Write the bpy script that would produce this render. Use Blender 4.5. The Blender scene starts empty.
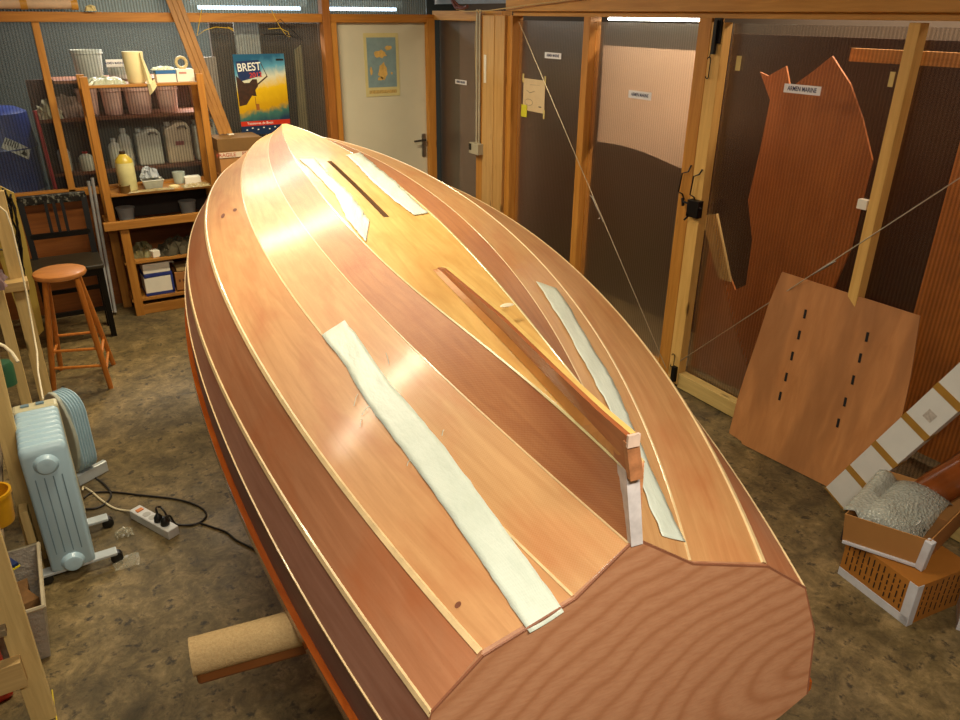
import bpy, bmesh, math, random
import numpy as np
from mathutils import Vector, Matrix
from mathutils.bvhtree import BVHTree
random.seed(7)
S = bpy.context.scene
C = S.collection

# ---------------------------------------------------------------- camera
CAMH = 2.1
FPX, PITCH, ROLL, YAW = 746.89, math.radians(24.872), math.radians(0.474), math.radians(30.793)
_f = Vector((math.sin(YAW)*math.cos(PITCH), math.cos(YAW)*math.cos(PITCH), -math.sin(PITCH)))
_r = Vector((math.cos(YAW), -math.sin(YAW), 0)); _u = _r.cross(_f)
CR = _r*math.cos(ROLL)+_u*math.sin(ROLL); CU = _u*math.cos(ROLL)-_r*math.sin(ROLL); CF = _f
cam = bpy.data.cameras.new('camera'); camo = bpy.data.objects.new('camera', cam); C.objects.link(camo)
cam.sensor_width = 36; cam.lens = FPX/960*36; cam.clip_start = .02; cam.clip_end = 60
M = Matrix((CR, CU, -CF)).transposed().to_4x4(); M.translation = (0, 0, CAMH); camo.matrix_world = M
S.camera = camo
def ray(x, y): return CF+CR*((x-480)/FPX)-CU*((y-360)/FPX)
def at(x, y, ax, v):
    d = ray(x, y); o = Vector((0, 0, CAMH)); return o+d*((v-o[ax])/d[ax])
def atp(x, y, p, n):
    d = ray(x, y); o = Vector((0, 0, CAMH)); return o+d*((p-o).dot(n)/d.dot(n))

# ---------------------------------------------------------------- light and exposure
S.view_settings.view_transform = 'Standard'; S.view_settings.look = 'None'
S.view_settings.exposure = 0.0; S.view_settings.gamma = 1; S.view_settings.use_curve_mapping = False
W = bpy.data.worlds.new('world'); S.world = W; W.use_nodes = True
W.node_tree.nodes['Background'].inputs[0].default_value = (1, .84, .62, 1)
W.node_tree.nodes['Background'].inputs[1].default_value = .05
LIGHTS = [  # name, location, size x, size y, watts, colour, aim
    ('bow_tube_light', (1.25, 4.9, 2.5), 1.3, .12, 56, (1, .87, .58), (0, 0, 0)),
    ('middle_tube_light', (.6, 2.6, 2.62), 1.3, .12, 40, (1, .89, .66), (0, 0, 20)),
    ('stern_fill_light', (.45, -.1, 2.6), 1.3, .12, 56, (1, .93, .78), (0, 0, 0)),  # added flash-like fill near the camera for cloth and transom
    ('rear_room_light', (1.6, 7.3, 2.55), 2.0, .3, 230, (1, .97, .9), (0, 0, 0)),
    ('side_room_light', (4.0, 2.6, 2.6), .3, 2.2, 80, (1, .82, .62), (0, 0, 0)),
]
for n, loc, sx, sy, w, col, rot in LIGHTS:
    l = bpy.data.lights.new(n, 'AREA'); l.shape = 'RECTANGLE'; l.size = sx; l.size_y = sy; l.energy = w; l.color = col
    o = bpy.data.objects.new(n, l); o.location = loc; o.rotation_euler = [math.radians(a) for a in rot]; C.objects.link(o)

# ---------------------------------------------------------------- materials
def lin(c):
    c = [x/255 for x in c]
    return tuple(x/12.92 if x <= .04045 else ((x+.055)/1.055)**2.4 for x in c)+(1,)
class NT:
    def __init__(s, name):
        s.m = bpy.data.materials.new(name); s.m.use_nodes = True; s.t = s.m.node_tree; s.t.nodes.clear()
        s.out = s.n('ShaderNodeOutputMaterial')
    def n(s, typ, **k):
        o = s.t.nodes.new(typ)
        for a, b in k.items():
            if a.startswith('i_'):
                key = a[2:]; o.inputs[int(key) if key.isdigit() else key.replace('_', ' ')].default_value = b
            else: setattr(o, a, b)
        return o
    def l(s, a, b): s.t.links.new(a, b)
    def ramp(s, fac, stops, interp='LINEAR'):
        r = s.n('ShaderNodeValToRGB'); r.color_ramp.interpolation = interp
        while len(r.color_ramp.elements) < len(stops): r.color_ramp.elements.new(.5)
        for e, (p, c) in zip(r.color_ramp.elements, stops): e.position = p; e.color = c
        s.l(fac, r.inputs[0]); return r.outputs[0]
    def coord(s, kind='Object', scale=(1, 1, 1), rot=(0, 0, 0)):
        t = s.n('ShaderNodeTexCoord'); m = s.n('ShaderNodeMapping'); m.inputs['Scale'].default_value = scale; m.inputs['Rotation'].default_value = rot
        s.l(t.outputs[kind], m.inputs[0]); return m.outputs[0]
    def noise(s, vec, scale, detail=4, rough=.5, dist=0):
        n = s.n('ShaderNodeTexNoise'); n.inputs['Scale'].default_value = scale; n.inputs['Detail'].default_value = detail
        n.inputs['Roughness'].default_value = rough; n.inputs['Distortion'].default_value = dist; s.l(vec, n.inputs['Vector']); return n.outputs[0]
    def bsdf(s, col=None, rough=.5, metal=0, coat=0, spec=.5, bump=None, bstr=.2, bdist=.01, alpha=None, trans=0):
        b = s.n('ShaderNodeBsdfPrincipled'); b.inputs['Roughness'].default_value = rough; b.inputs['Metallic'].default_value = metal
        b.inputs['Coat Weight'].default_value = coat; b.inputs['Coat Roughness'].default_value = .12
        b.inputs['Specular IOR Level'].default_value = spec; b.inputs['Transmission Weight'].default_value = trans
        if col is not None:
            if hasattr(col, 'links'): s.l(col, b.inputs['Base Color'])
            else: b.inputs['Base Color'].default_value = col
        if alpha is not None: b.inputs['Alpha'].default_value = alpha
        if bump is not None:
            u = s.n('ShaderNodeBump'); u.inputs['Strength'].default_value = bstr; u.inputs['Distance'].default_value = bdist
            s.l(bump, u.inputs['Height']); s.l(u.outputs[0], b.inputs['Normal'])
        s.l(b.outputs[0], s.out.inputs[0]); return b
    def mix(s, a, b, fac, mode='MIX'):
        m = s.n('ShaderNodeMix'); m.data_type = 'RGBA'; m.blend_type = mode
        for v, i in ((fac, 0), (a, 6), (b, 7)):
            if hasattr(v, 'links'): s.l(v, m.inputs[i])
            else: m.inputs[i].default_value = v
        return m.outputs[2]
_mc = {}
def plain(name, rgb, rough=.5, metal=0, coat=0, var=.12, scale=12, spec=.5):
    if name in _mc: return _mc[name]
    t = NT(name); c = lin(rgb); v = t.coord()
    f = t.noise(v, scale, 4, .6)
    d = tuple(x*(1-var) for x in c[:3])+(1,); e = tuple(min(1, x*(1+var)) for x in c[:3])+(1,)
    t.bsdf(t.ramp(f, [(.3, d), (.7, e)]), rough, metal, coat, spec); _mc[name] = t.m; return t.m
def lumber(name, a, b, axis='z', rough=.5, knots=True, coat=0):
    """sawn timber with grain along an axis and a few knots"""
    if name in _mc: return _mc[name]
    t = NT(name); sc = {'x': (1, 14, 14), 'y': (14, 1, 14), 'z': (14, 14, 1)}[axis]
    v = t.coord('Object', sc)
    g = t.noise(v, 3, 6, .6, .6); col = t.ramp(g, [(.3, lin(a)), (.7, lin(b))])
    if knots:
        sc2 = {'x': (2.2, 9, 9), 'y': (9, 2.2, 9), 'z': (9, 9, 2.2)}[axis]
        vo = t.n('ShaderNodeTexVoronoi'); vo.inputs['Scale'].default_value = 1.0; t.l(t.coord('Object', sc2), vo.inputs['Vector'])
        k = t.ramp(vo.outputs['Distance'], [(.06, (1, 1, 1, 1)), (.12, (0, 0, 0, 1))])
        col = t.mix(col, tuple(x*.35 for x in lin(a)[:3])+(1,), k)
    t.bsdf(col, rough, 0, coat, .4, g, .15, .002); _mc[name] = t.m; return t.m
def hullwood(name, a, b, rough=.3, coat=.5, weave=0, blot=None, coat_r=.15):
    """varnished okoume ply: UV u runs along the plank (metres), v across"""
    t = NT(name); v = t.coord('UV', (1.6, 22, 1))
    g = t.noise(v, 2.2, 7, .6, .8)
    w = t.coord('UV', (1.2, 3, 1)); big = t.noise(w, 2.5, 4, .6, .3)
    col = t.ramp(g, [(.28, lin(a)), (.72, lin(b))])
    dark = tuple(x*.68 for x in lin(a)[:3])+(1,)
    col = t.mix(col, dark if blot is None else lin(blot), t.ramp(big, [(.48, (0, 0, 0, 1)), (.78, (.75, .75, .75, 1))]))
    fl = t.noise(t.coord('UV', (30, 160, 1)), 3, 2); col = t.mix(col, dark, t.ramp(fl, [(.62, (0, 0, 0, 1)), (.8, (.35, .35, .35, 1))]))
    bmp = big
    if weave:
        wx = t.n('ShaderNodeTexChecker'); wx.inputs['Scale'].default_value = 1
        t.l(t.coord('UV', (330, 330, 1), (0, 0, .3)), wx.inputs['Vector'])
        col = t.mix(col, (.9, .8, .68, 1), t.mix((0, 0, 0, 1), (weave, weave, weave, 1), wx.outputs['Color']))
        bmp = wx.outputs['Fac']
    b_ = t.bsdf(col, rough+.14, 0, coat*.7, .4, bmp, .12 if weave else .05, .0015 if weave else .01)
    b_.inputs['Coat Roughness'].default_value = coat_r
    return t.m
def poly(name, tint, haze, hz=.1, period=.018, axis='x', refl=.16):
    """twin-wall polycarbonate: see-through, hazy, glossy, fine vertical ribs"""
    t = NT(name); sc = {'x': (1, 0, 0), 'y': (0, 1, 0)}[axis]
    v = t.coord('Object', sc)
    w = t.n('ShaderNodeTexWave'); w.wave_type = 'BANDS'; w.bands_direction = 'X' if axis == 'x' else 'Y'
    w.inputs['Scale'].default_value = 2*math.pi/period/20; t.l(v, w.inputs['Vector'])
    t1 = lin(tint); t2 = tuple(x*.8 for x in t1[:3])+(1,)
    tr = t.n('ShaderNodeBsdfTransparent'); t.l(t.ramp(w.outputs['Fac'], [(.15, t2), (.6, t1)]), tr.inputs[0])
    df = t.n('ShaderNodeBsdfDiffuse'); t.l(t.ramp(w.outputs['Fac'], [(.2, tuple(x*.55 for x in lin(haze)[:3])+(1,)), (.7, lin(haze))]), df.inputs[0])
    gl = t.n('ShaderNodeBsdfGlossy'); gl.inputs['Roughness'].default_value = .3; gl.inputs[0].default_value = (1, 1, 1, 1)
    bu = t.n('ShaderNodeBump'); bu.inputs['Strength'].default_value = .12; bu.inputs['Distance'].default_value = .0015
    t.l(w.outputs['Fac'], bu.inputs['Height']); t.l(bu.outputs[0], gl.inputs['Normal'])
    m1 = t.n('ShaderNodeMixShader'); m1.inputs[0].default_value = hz; t.l(tr.outputs[0], m1.inputs[1]); t.l(df.outputs[0], m1.inputs[2])
    fr = t.n('ShaderNodeFresnel'); fr.inputs[0].default_value = 1.45
    ma = t.n('ShaderNodeMath', operation='MULTIPLY_ADD'); ma.inputs[1].default_value = .3; ma.inputs[2].default_value = refl*.1; t.l(fr.outputs[0], ma.inputs[0])
    m2 = t.n('ShaderNodeMixShader'); t.l(ma.outputs[0], m2.inputs[0]); t.l(m1.outputs[0], m2.inputs[1]); t.l(gl.outputs[0], m2.inputs[2])
    t.l(m2.outputs[0], t.out.inputs[0]); return t.m
def film(name, rgb, alpha=.35, rough=.15, bump=18):
    if name in _mc: return _mc[name]
    t = NT(name); n = t.noise(t.coord(), bump, 5, .7)
    tr = t.n('ShaderNodeBsdfTransparent'); b = t.bsdf(lin(rgb), rough, 0, .3, .8, n, .8, .02)
    m = t.n('ShaderNodeMixShader'); m.inputs[0].default_value = alpha; t.l(tr.outputs[0], m.inputs[1]); t.l(b.outputs[0], m.inputs[2]); t.l(m.outputs[0], t.out.inputs[0])
    _mc[name] = t.m; return t.m
def emit(name, rgb, s):
    t = NT(name); e = t.n('ShaderNodeEmission'); e.inputs[0].default_value = lin(rgb); e.inputs[1].default_value = s; t.l(e.outputs[0], t.out.inputs[0]); return t.m

# ---------------------------------------------------------------- mesh building
class MB:
    def __init__(s): s.v = []; s.f = []; s.uv = {}; s.sm = False
    def face(s, pts, uv=None):
        i = len(s.v); s.v += [Vector(p) for p in pts]; s.f.append(list(range(i, i+len(pts))))
        if uv: s.uv[len(s.f)-1] = uv
        return s
    def box(s, c, d, rz=0, ax=None):
        """box centred at c with size d; ax = optional 3 axis vectors"""
        c = Vector(c)
        if ax is None:
            ax = (Vector((math.cos(rz), math.sin(rz), 0)), Vector((-math.sin(rz), math.cos(rz), 0)), Vector((0, 0, 1)))
        i = len(s.v)
        for k in (-.5, .5):
            for j in (-.5, .5):
                for h in (-.5, .5): s.v.append(c+ax[0]*(h*d[0])+ax[1]*(j*d[1])+ax[2]*(k*d[2]))
        for q in ((0, 2, 3, 1), (4, 5, 7, 6), (0, 1, 5, 4), (2, 6, 7, 3), (0, 4, 6, 2), (1, 3, 7, 5)): s.f.append([i+k for k in q])
        return s
    def bar(s, a, b, w, t, up=(0, 0, 1)):
        """rectangular bar from a to b, width w sideways, thickness t"""
        a = Vector(a); b = Vector(b); d = (b-a); L = d.length; d.normalize(); up = Vector(up)
        if abs(d.dot(up)) > .98: up = Vector((0, 1, 0))
        x = d.cross(up).normalized(); y = x.cross(d).normalized()
        return s.box((a+b)/2, (w, t, L), ax=(x, y, d))
    def grid(s, rows, close=False, uv=None):
        i = len(s.v); n = len(rows[0])
        for r in rows: s.v += [Vector(p) for p in r]
        for a in range(len(rows)-1):
            for b in range(n if close else n-1):
                c = (b+1) % n
                s.f.append([i+a*n+b, i+a*n+c, i+(a+1)*n+c, i+(a+1)*n+b])
                if uv: s.uv[len(s.f)-1] = [uv[a][b], uv[a][c], uv[a+1][c], uv[a+1][b]]
        return s
    def tube(s, pts, r, n=8, cap=True):
        pts = [Vector(p) for p in pts]; rows = []; up = Vector((0, 0, 1)); px = None
        for i, p in enumerate(pts):
            d = (pts[min(i+1, len(pts)-1)]-pts[max(i-1, 0)]).normalized()
            if px is None:
                px = d.cross(up if abs(d.z) < .95 else Vector((1, 0, 0))).normalized()
            px = (px-d*px.dot(d)).normalized(); py = d.cross(px)
            rr = r[i] if isinstance(r, (list, tuple)) else r
            rows.append([p+px*(rr*math.cos(2*math.pi*k/n))+py*(rr*math.sin(2*math.pi*k/n)) for k in range(n)])
        i0 = len(s.v); s.grid(rows, True)
        if cap: s.f.append([i0+k for k in range(n)][::-1]); s.f.append([i0+(len(pts)-1)*n+k for k in range(n)])
        s.sm = True; return s
    def lathe(s, c, prof, n=20, axis=(0, 0, 1), sx=1, sy=1):
        """prof: (radius, height) from the bottom up"""
        c = Vector(c); az = Vector(axis).normalized(); ax = az.orthogonal().normalized(); ay = az.cross(ax)
        if abs(az.z) > .99: ax = Vector((1, 0, 0)); ay = Vector((0, 1, 0))
        i0 = len(s.v)
        s.grid([[c+az*h+ax*(r*sx*math.cos(2*math.pi*k/n))+ay*(r*sy*math.sin(2*math.pi*k/n)) for k in range(n)] for r, h in prof], True)
        s.f.append([i0+k for k in range(n)][::-1]); s.f.append([i0+(len(prof)-1)*n+k for k in range(n)])
        s.sm = True; return s
    def prism(s, pts, off):
        """polygon pts extruded by vector off"""
        off = Vector(off); i = len(s.v); n = len(pts)
        s.v += [Vector(p) for p in pts]+[Vector(p)+off for p in pts]
        s.f.append([i+k for k in range(n)][::-1]); s.f.append([i+n+k for k in range(n)])
        for k in range(n): s.f.append([i+k, i+(k+1) % n, i+n+(k+1) % n, i+n+k])
        return s
_org = {}
def worg(p):
    return _org.get(p.name, Vector((0, 0, 0))) if p else Vector((0, 0, 0))
def obj(name, mb, mat, parent=None, origin=None, bevel=0, solid=0, label=None, keepn=False):
    """links mb (world coordinates) as one mesh object"""
    me = bpy.data.meshes.new(name)
    if origin is None:
        if parent is None:
            xs = [v.x for v in mb.v]; ys = [v.y for v in mb.v]; zs = [v.z for v in mb.v]
            origin = Vector(((min(xs)+max(xs))/2, (min(ys)+max(ys))/2, min(zs)))
        else: origin = worg(parent)
    origin = Vector(origin)
    me.from_pydata([v-origin for v in mb.v], [], mb.f)
    if mb.uv:
        ul = me.uv_layers.new(name='uv')
        for p in me.polygons:
            u = mb.uv.get(p.index)
            if u:
                for li, c in zip(p.loop_indices, u): ul.data[li].uv = c
    if not keepn:
        bm = bmesh.new(); bm.from_mesh(me)
        bmesh.ops.remove_doubles(bm, verts=bm.verts, dist=1e-5)
        bmesh.ops.recalc_face_normals(bm, faces=bm.faces); bm.to_mesh(me); bm.free()
    if mb.sm:
        for p in me.polygons: p.use_smooth = True
        me.set_sharp_from_angle(angle=math.radians(38))
        if keepn:
            cnt = {}
            for p in me.polygons:
                for k in p.edge_keys: cnt[k] = cnt.get(k, 0)+1
            at_ = me.attributes.get('sharp_edge') or me.attributes.new('sharp_edge', 'BOOLEAN', 'EDGE')
            for e in me.edges: at_.data[e.index].value = cnt.get(tuple(sorted(e.vertices)), 0) < 2
    me.materials.append(mat); o = bpy.data.objects.new(name, me); C.objects.link(o)
    if parent: o.parent = parent; o.location = origin-worg(parent)
    else: o.location = origin
    _org[o.name] = origin
    if bevel:
        m = o.modifiers.new('bevel', 'BEVEL'); m.width = bevel; m.segments = 2; m.limit_method = 'ANGLE'
    if solid:
        m = o.modifiers.new('solidify', 'SOLIDIFY'); m.thickness = solid; m.offset = -1
    if label: o['label'] = label
    return o
def tag(o, label, cat, group=None):
    o['label'] = label; o['category'] = cat
    if group: o['group'] = group
    return o
def thing(name, loc, label, cat, group=None):
    o = bpy.data.objects.new(name, None); C.objects.link(o); o.location = loc; o.empty_display_size = .1
    _org[o.name] = Vector(loc); return tag(o, label, cat, group)
def struct(name, mb, mat, **k):
    o = obj(name, mb, mat, **k)
    if not k.get('parent'): o['kind'] = 'structure'
    return o
def structroot(name, loc):
    o = bpy.data.objects.new(name, None); C.objects.link(o); o.location = loc; _org[o.name] = Vector(loc); o['kind'] = 'structure'; return o
def text(name, s, size, loc, xd, ud, mat, parent, depth=.0006, bold=0, sx=1):
    cu = bpy.data.curves.new(name, 'FONT'); cu.body = s; cu.size = size; cu.align_x = 'CENTER'; cu.align_y = 'CENTER'; cu.extrude = depth; cu.offset = bold
    t = bpy.data.objects.new(name+'_tmp', cu); C.objects.link(t)
    dg = bpy.context.evaluated_depsgraph_get(); me = bpy.data.meshes.new_from_object(t.evaluated_get(dg)); bpy.data.objects.remove(t)
    xd = Vector(xd).normalized(); ud = Vector(ud).normalized(); n = xd.cross(ud)
    L = Vector(loc); po = worg(parent)
    for v in me.vertices: v.co = L-po+xd*(v.co.x*sx)+ud*v.co.y+n*v.co.z
    me.materials.clear(); me.materials.append(mat)
    o = bpy.data.objects.new(name, me); C.objects.link(o); o.parent = parent; return o

# shared materials
OCHRE = lumber('ochre_beam_timber', (158, 100, 32), (188, 126, 48), 'x')
OCHRE_Y = lumber('ochre_beam_timber_y', (182, 126, 52), (206, 152, 74), 'y')
OCHRE_Z = lumber('ochre_stud_timber', (172, 112, 42), (198, 138, 60), 'z')
PINE_Z = lumber('pale_pine_upright', (196, 164, 104), (224, 194, 130), 'z')
PINE_Y = lumber('pale_pine_rail', (190, 160, 100), (222, 192, 128), 'y')
PINE_X = lumber('pale_pine_cross', (180, 146, 92), (206, 174, 116), 'x')
SHELF_X = lumber('honey_shelf_timber', (150, 98, 38), (178, 122, 54), 'x')
SHELF_Z = lumber('honey_shelf_upright', (154, 98, 34), (182, 124, 50), 'z')
RACKDARK = lumber('brown_shelf_board', (110, 58, 30), (140, 78, 44), 'x', knots=False)
WHITE = plain('white_plastic', (222, 222, 216), .35)
BLACK = plain('black_plastic', (22, 20, 18), .4)
BLACKMETAL = plain('black_iron', (24, 20, 20), .45, .5)
STEEL = plain('brushed_steel', (170, 168, 165), .3, 1)
CARD = plain('brown_cardboard', (168, 118, 66), .8, var=.08, scale=5)
CARD_D = plain('dark_cardboard', (112, 80, 38), .8, var=.1)
PAPER = plain('white_paper', (226, 220, 206), .7, var=.04)
INK = plain('navy_ink', (40, 44, 90), .6)
INKG = plain('grey_ink', (120, 112, 104), .6)

# ---------------------------------------------------------------- structure
XW, YW = 3.17, 6.2
t = NT('stained_concrete'); v = t.coord()
n1 = t.noise(v, 1.6, 8, .68, .5); n2 = t.noise(v, 11, 8, .78, .4); n3 = t.noise(v, 22, 4, .65)
col = t.ramp(n2, [(.3, lin((66, 54, 32))), (.5, lin((128, 108, 68))), (.68, lin((172, 146, 100)))])
col = t.mix(col, lin((60, 52, 38)), t.ramp(n1, [(.42, (.0, .0, .0, 1)), (.68, (.85, .85, .85, 1))]))
col = t.mix(col, lin((40, 34, 26)), t.ramp(n3, [(.56, (0, 0, 0, 1)), (.68, (.85, .85, .85, 1))]))
n4 = t.noise(v, 4.3, 5, .75); col = t.mix(col, lin((150, 140, 118)), t.ramp(n4, [(.6, (0, 0, 0, 1)), (.8, (.45, .45, .45, 1))]))
ro = t.ramp(n1, [(.3, (.45, .45, .45, 1)), (.7, (.75, .75, .75, 1))]); b = t.bsdf(col, .6, 0, 0, .4, n2, .25, .01); t.l(ro, b.inputs['Roughness'])
struct('floor', MB().box((1.5, 3.5, -.05), (10, 12, .1)), t.m)
DARKWALL = plain('dim_outer_wall', (70, 58, 46), .9, scale=2)
struct('ceiling', MB().box((1.5, 3.5, 2.83), (10, 12, .06)), plain('board_ceiling', (190, 160, 118), .8))
struct('wall_back', MB().box((1.5, 8.4, 1.4), (10, .08, 2.8)), plain('outer_back_wall', (38, 42, 38), .9, scale=2))
struct('wall_right', MB().box((4.7, 3.5, 1.4), (.08, 12, 2.8)), DARKWALL)
struct('wall_left', MB().box((-1.6, 3.5, 1.4), (.08, 12, 2.8)), DARKWALL)
struct('wall_front', MB().box((1.5, -1.6, 1.4), (10, .08, 2.8)), plain('front_wall_board', (150, 120, 84), .9, scale=2))

POLY_B = poly('ribbed_polycarbonate_grey', (246, 248, 248), (126, 140, 142), .06, .02, 'x')
POLY_T = poly('ribbed_polycarbonate_top', (215, 225, 230), (180, 196, 200), .3, .02, 'x')  # haze colour raised to imitate the bright reflections above the beam
POLY_R = poly('ribbed_polycarbonate_brown', (249, 245, 240), (120, 76, 38), .04, .018, 'y')
# back partition
struct('wall_back', MB().box((.96, YW+.03, 1.465), (2.46, .008, 1.17)), POLY_B)
struct('wall_back', MB().box((-.9, YW+.03, 1.465), (1.25, .008, 1.17)), POLY_B)
struct('wall_back', MB().box((.78, YW+.03, 2.32), (4.75, .008, .52)), POLY_T)
struct('wall_back', MB().box((.33, YW+.03, .44), (3.72, .02, .88)), lumber('stained_ply_dado', (118, 66, 26), (146, 86, 38), 'x', knots=False))
BT = YW-.045
struct('trim_1', MB().box((.8, BT, 2.06), (4.74, .07, .062)), OCHRE, bevel=.003)      # head beam
struct('trim_2', MB().box((.225, BT+.01, 1.465), (.045, .06, 1.13)), OCHRE_Z, bevel=.002)
struct('trim_3', MB().box((.35, BT+.01, .905), (3.7, .06, .05)), OCHRE, bevel=.002)
struct('trim_4', MB().box((2.222, BT-.01, 1.2), (.062, .09, 2.4)), lumber('brown_door_post', (140, 84, 32), (170, 108, 46), 'z'), bevel=.003)
struct('trim_5', MB().box((2.28, BT, 1.015), (.052, .08, 2.03)), OCHRE_Z, bevel=.003)
struct('trim_6', MB().box((3.14, BT, 1.03), (.07, .08, 2.06)), OCHRE_Z, bevel=.003)
struct('trim_7', MB().box((-.6, BT+.01, 1.465), (.045, .06, 1.13)), OCHRE_Z, bevel=.002)
# right partition
def rpanel(y0, y1, z0=.04, z1=2.06):
    return struct('wall_right', MB().box((XW+.05, (y0+y1)/2, (z0+z1)/2), (.008, y1-y0, z1-z0)), POLY_R)
rpanel(5.33, 6.12); rpanel(4.08, 4.9); rpanel(3.1, 4.03)
struct('wall_right', MB().box((XW+.05, 3.0, 2.42), (.01, 6.4, .5)), POLY_R)
def rpost(n, y0, y1, mat, z0=0, z1=2.09, dx=.0, th=.09):
    return struct(n, MB().box((XW+th/2+dx, (y0+y1)/2, (z0+z1)/2), (th, y1-y0, z1-z0)), mat, bevel=.003)
rpost('trim_8', 5.25, 5.36, OCHRE_Z, dx=-.03)
rpost('trim_9', 5.09, 5.25, lumber('beige_post_board', (186, 142, 84), (206, 164, 104), 'z'), dx=-.04)
rpost('trim_10', 4.955, 5.09, lumber('beige_post_plank', (182, 136, 76), (202, 158, 96), 'z'), dx=-.035)
rpost('trim_11', 4.89, 4.955, OCHRE_Z, dx=-.01)
rpost('trim_12', 4.02, 4.085, OCHRE_Z)
rpost('trim_13', 3.02, 3.11, OCHRE_Z)
struct('trim_14', MB().box((XW+.0, 2.4, 2.16), (.09, 5.06, .085)), OCHRE_Y, bevel=.003)
struct('trim_15', MB().box((XW+.045, 2.4, 2.103), (.09, 5.0, .03)), OCHRE_Y, bevel=.002)
struct('trim_16', MB().box((XW+.045, 5.6, 2.085), (.09, 1.1, .07)), OCHRE_Y, bevel=.002)
struct('trim_17', MB().box((XW+.045, 3.56, .045), (.07, .9, .09)), OCHRE_Y, bevel=.002)
struct('trim_18', MB().box((XW+.045, 4.48, .045), (.07, .8, .09)), OCHRE_Y, bevel=.002)

# sliding workshop door in the right partition
d2 = structroot('door_2', (XW+.04, 1.9, 0))
DOORT = lumber('door_frame_timber', (206, 158, 84), (226, 182, 106), 'z')
obj('door_stile', MB().box((XW+.03, 2.975, 1.045), (.06, .085, 2.05)), DOORT, d2, bevel=.003)
obj('door_stile', MB().box((XW+.03, 1.937, 1.075), (.06, .05, 2.01)), DOORT, d2, bevel=.003)
obj('door_stile', MB().box((XW+.03, .85, 1.075), (.06, .085, 2.01)), DOORT, d2, bevel=.003)
obj('bottom_rail', MB().box((XW+.03, 1.91, .055), (.06, 2.04, .095)), lumber('door_rail_timber', (190, 160, 96), (214, 184, 116), 'y'), d2, bevel=.003)
obj('panel', MB().box((XW+.065, 1.91, 1.075), (.008, 2.04, 1.98)), POLY_R, d2)
bolt = obj('top_bolt', MB().box((XW-.008, 2.965, 2.03), (.016, .05, .12)).box((XW-.022, 2.965, 2.0), (.02, .022, .16)), BLACKMETAL, d2, bevel=.002)
def loop(mb, y, z0, z1, w=.011, r=.0028, x=XW-.012):
    p = []
    for k in range(17):
        a = 2*math.pi*k/16; p.append((x, y+w*math.cos(a), (z0+w if math.sin(a) < 0 else z1-w)+w*math.sin(a)))
    return mb.tube(p, r, 6)
obj('bolt_handle', loop(MB().tube([(XW-.014, 2.985, 1.97), (XW-.014, 2.992, 1.9)], .003, 6), 2.995, 1.80, 1.905), BLACKMETAL, bolt)
bb = obj('bottom_bolt', MB().box((XW-.012, 2.957, .09), (.024, .03, .1)), BLACKMETAL, d2, bevel=.002)
obj('bolt_handle', loop(MB(), 2.98, .125, .215, .012), BLACKMETAL, bb)
obj('door_handle', MB().tube([(XW-.004, 2.95, 1.335), (XW-.02, 2.952, 1.31), (XW-.022, 2.99, 1.292), (XW-.022, 3.0, 1.19), (XW-.022, 2.97, 1.182), (XW-.004, 2.967, 1.15)], .0045, 6), BLACKMETAL, d2)
hj = tag(obj('pull_handle', MB().tube([(XW-.004, 3.035, 1.345), (XW-.02, 3.036, 1.31), (XW-.022, 3.078, 1.295), (XW-.022, 3.09, 1.19), (XW-.022, 3.06, 1.182), (XW-.004, 3.057, 1.15)], .0045, 6), BLACKMETAL), 'black bent iron pull handle screwed to the orange post left of the door', 'handle')
obj('lock', MB().box((XW-.02, 2.955, 1.12), (.04, .085, .095)).box((XW-.03, 2.985, 1.08), (.02, .02, .02)).tube([(XW-.03, 3.04, 1.145), (XW-.03, 2.89, 1.13)], .006, 8).tube([(XW-.03, 3.035, 1.12), (XW-.03, 3.045, 1.165)], .009, 8).tube([(XW-.035, 3.01, 1.045), (XW-.02, 2.975, 1.09)], .006, 8), BLACKMETAL, d2, bevel=.003)
# white flush door in the back partition
d1 = structroot('door_1', (2.71, YW-.02, 0))
obj('door_leaf', MB().box((2.71, YW-.01, 1.02), (.81, .04, 2.03)), plain('cream_door_paint', (206, 200, 178), .6, var=.03, scale=3), d1, bevel=.003)
hm = plain('aluminium_handle', (150, 146, 138), .35, .9)
hp = obj('handle_plate', MB().box((3.07, YW-.036, 1.03), (.036, .008, .2)), hm, d1, bevel=.002)
obj('door_handle', MB().tube([(3.07, YW-.04, 1.08), (3.07, YW-.075, 1.08), (2.96, YW-.078, 1.075)], .009, 8), plain('dark_lever', (70, 64, 58), .35, .8), hp)

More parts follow.
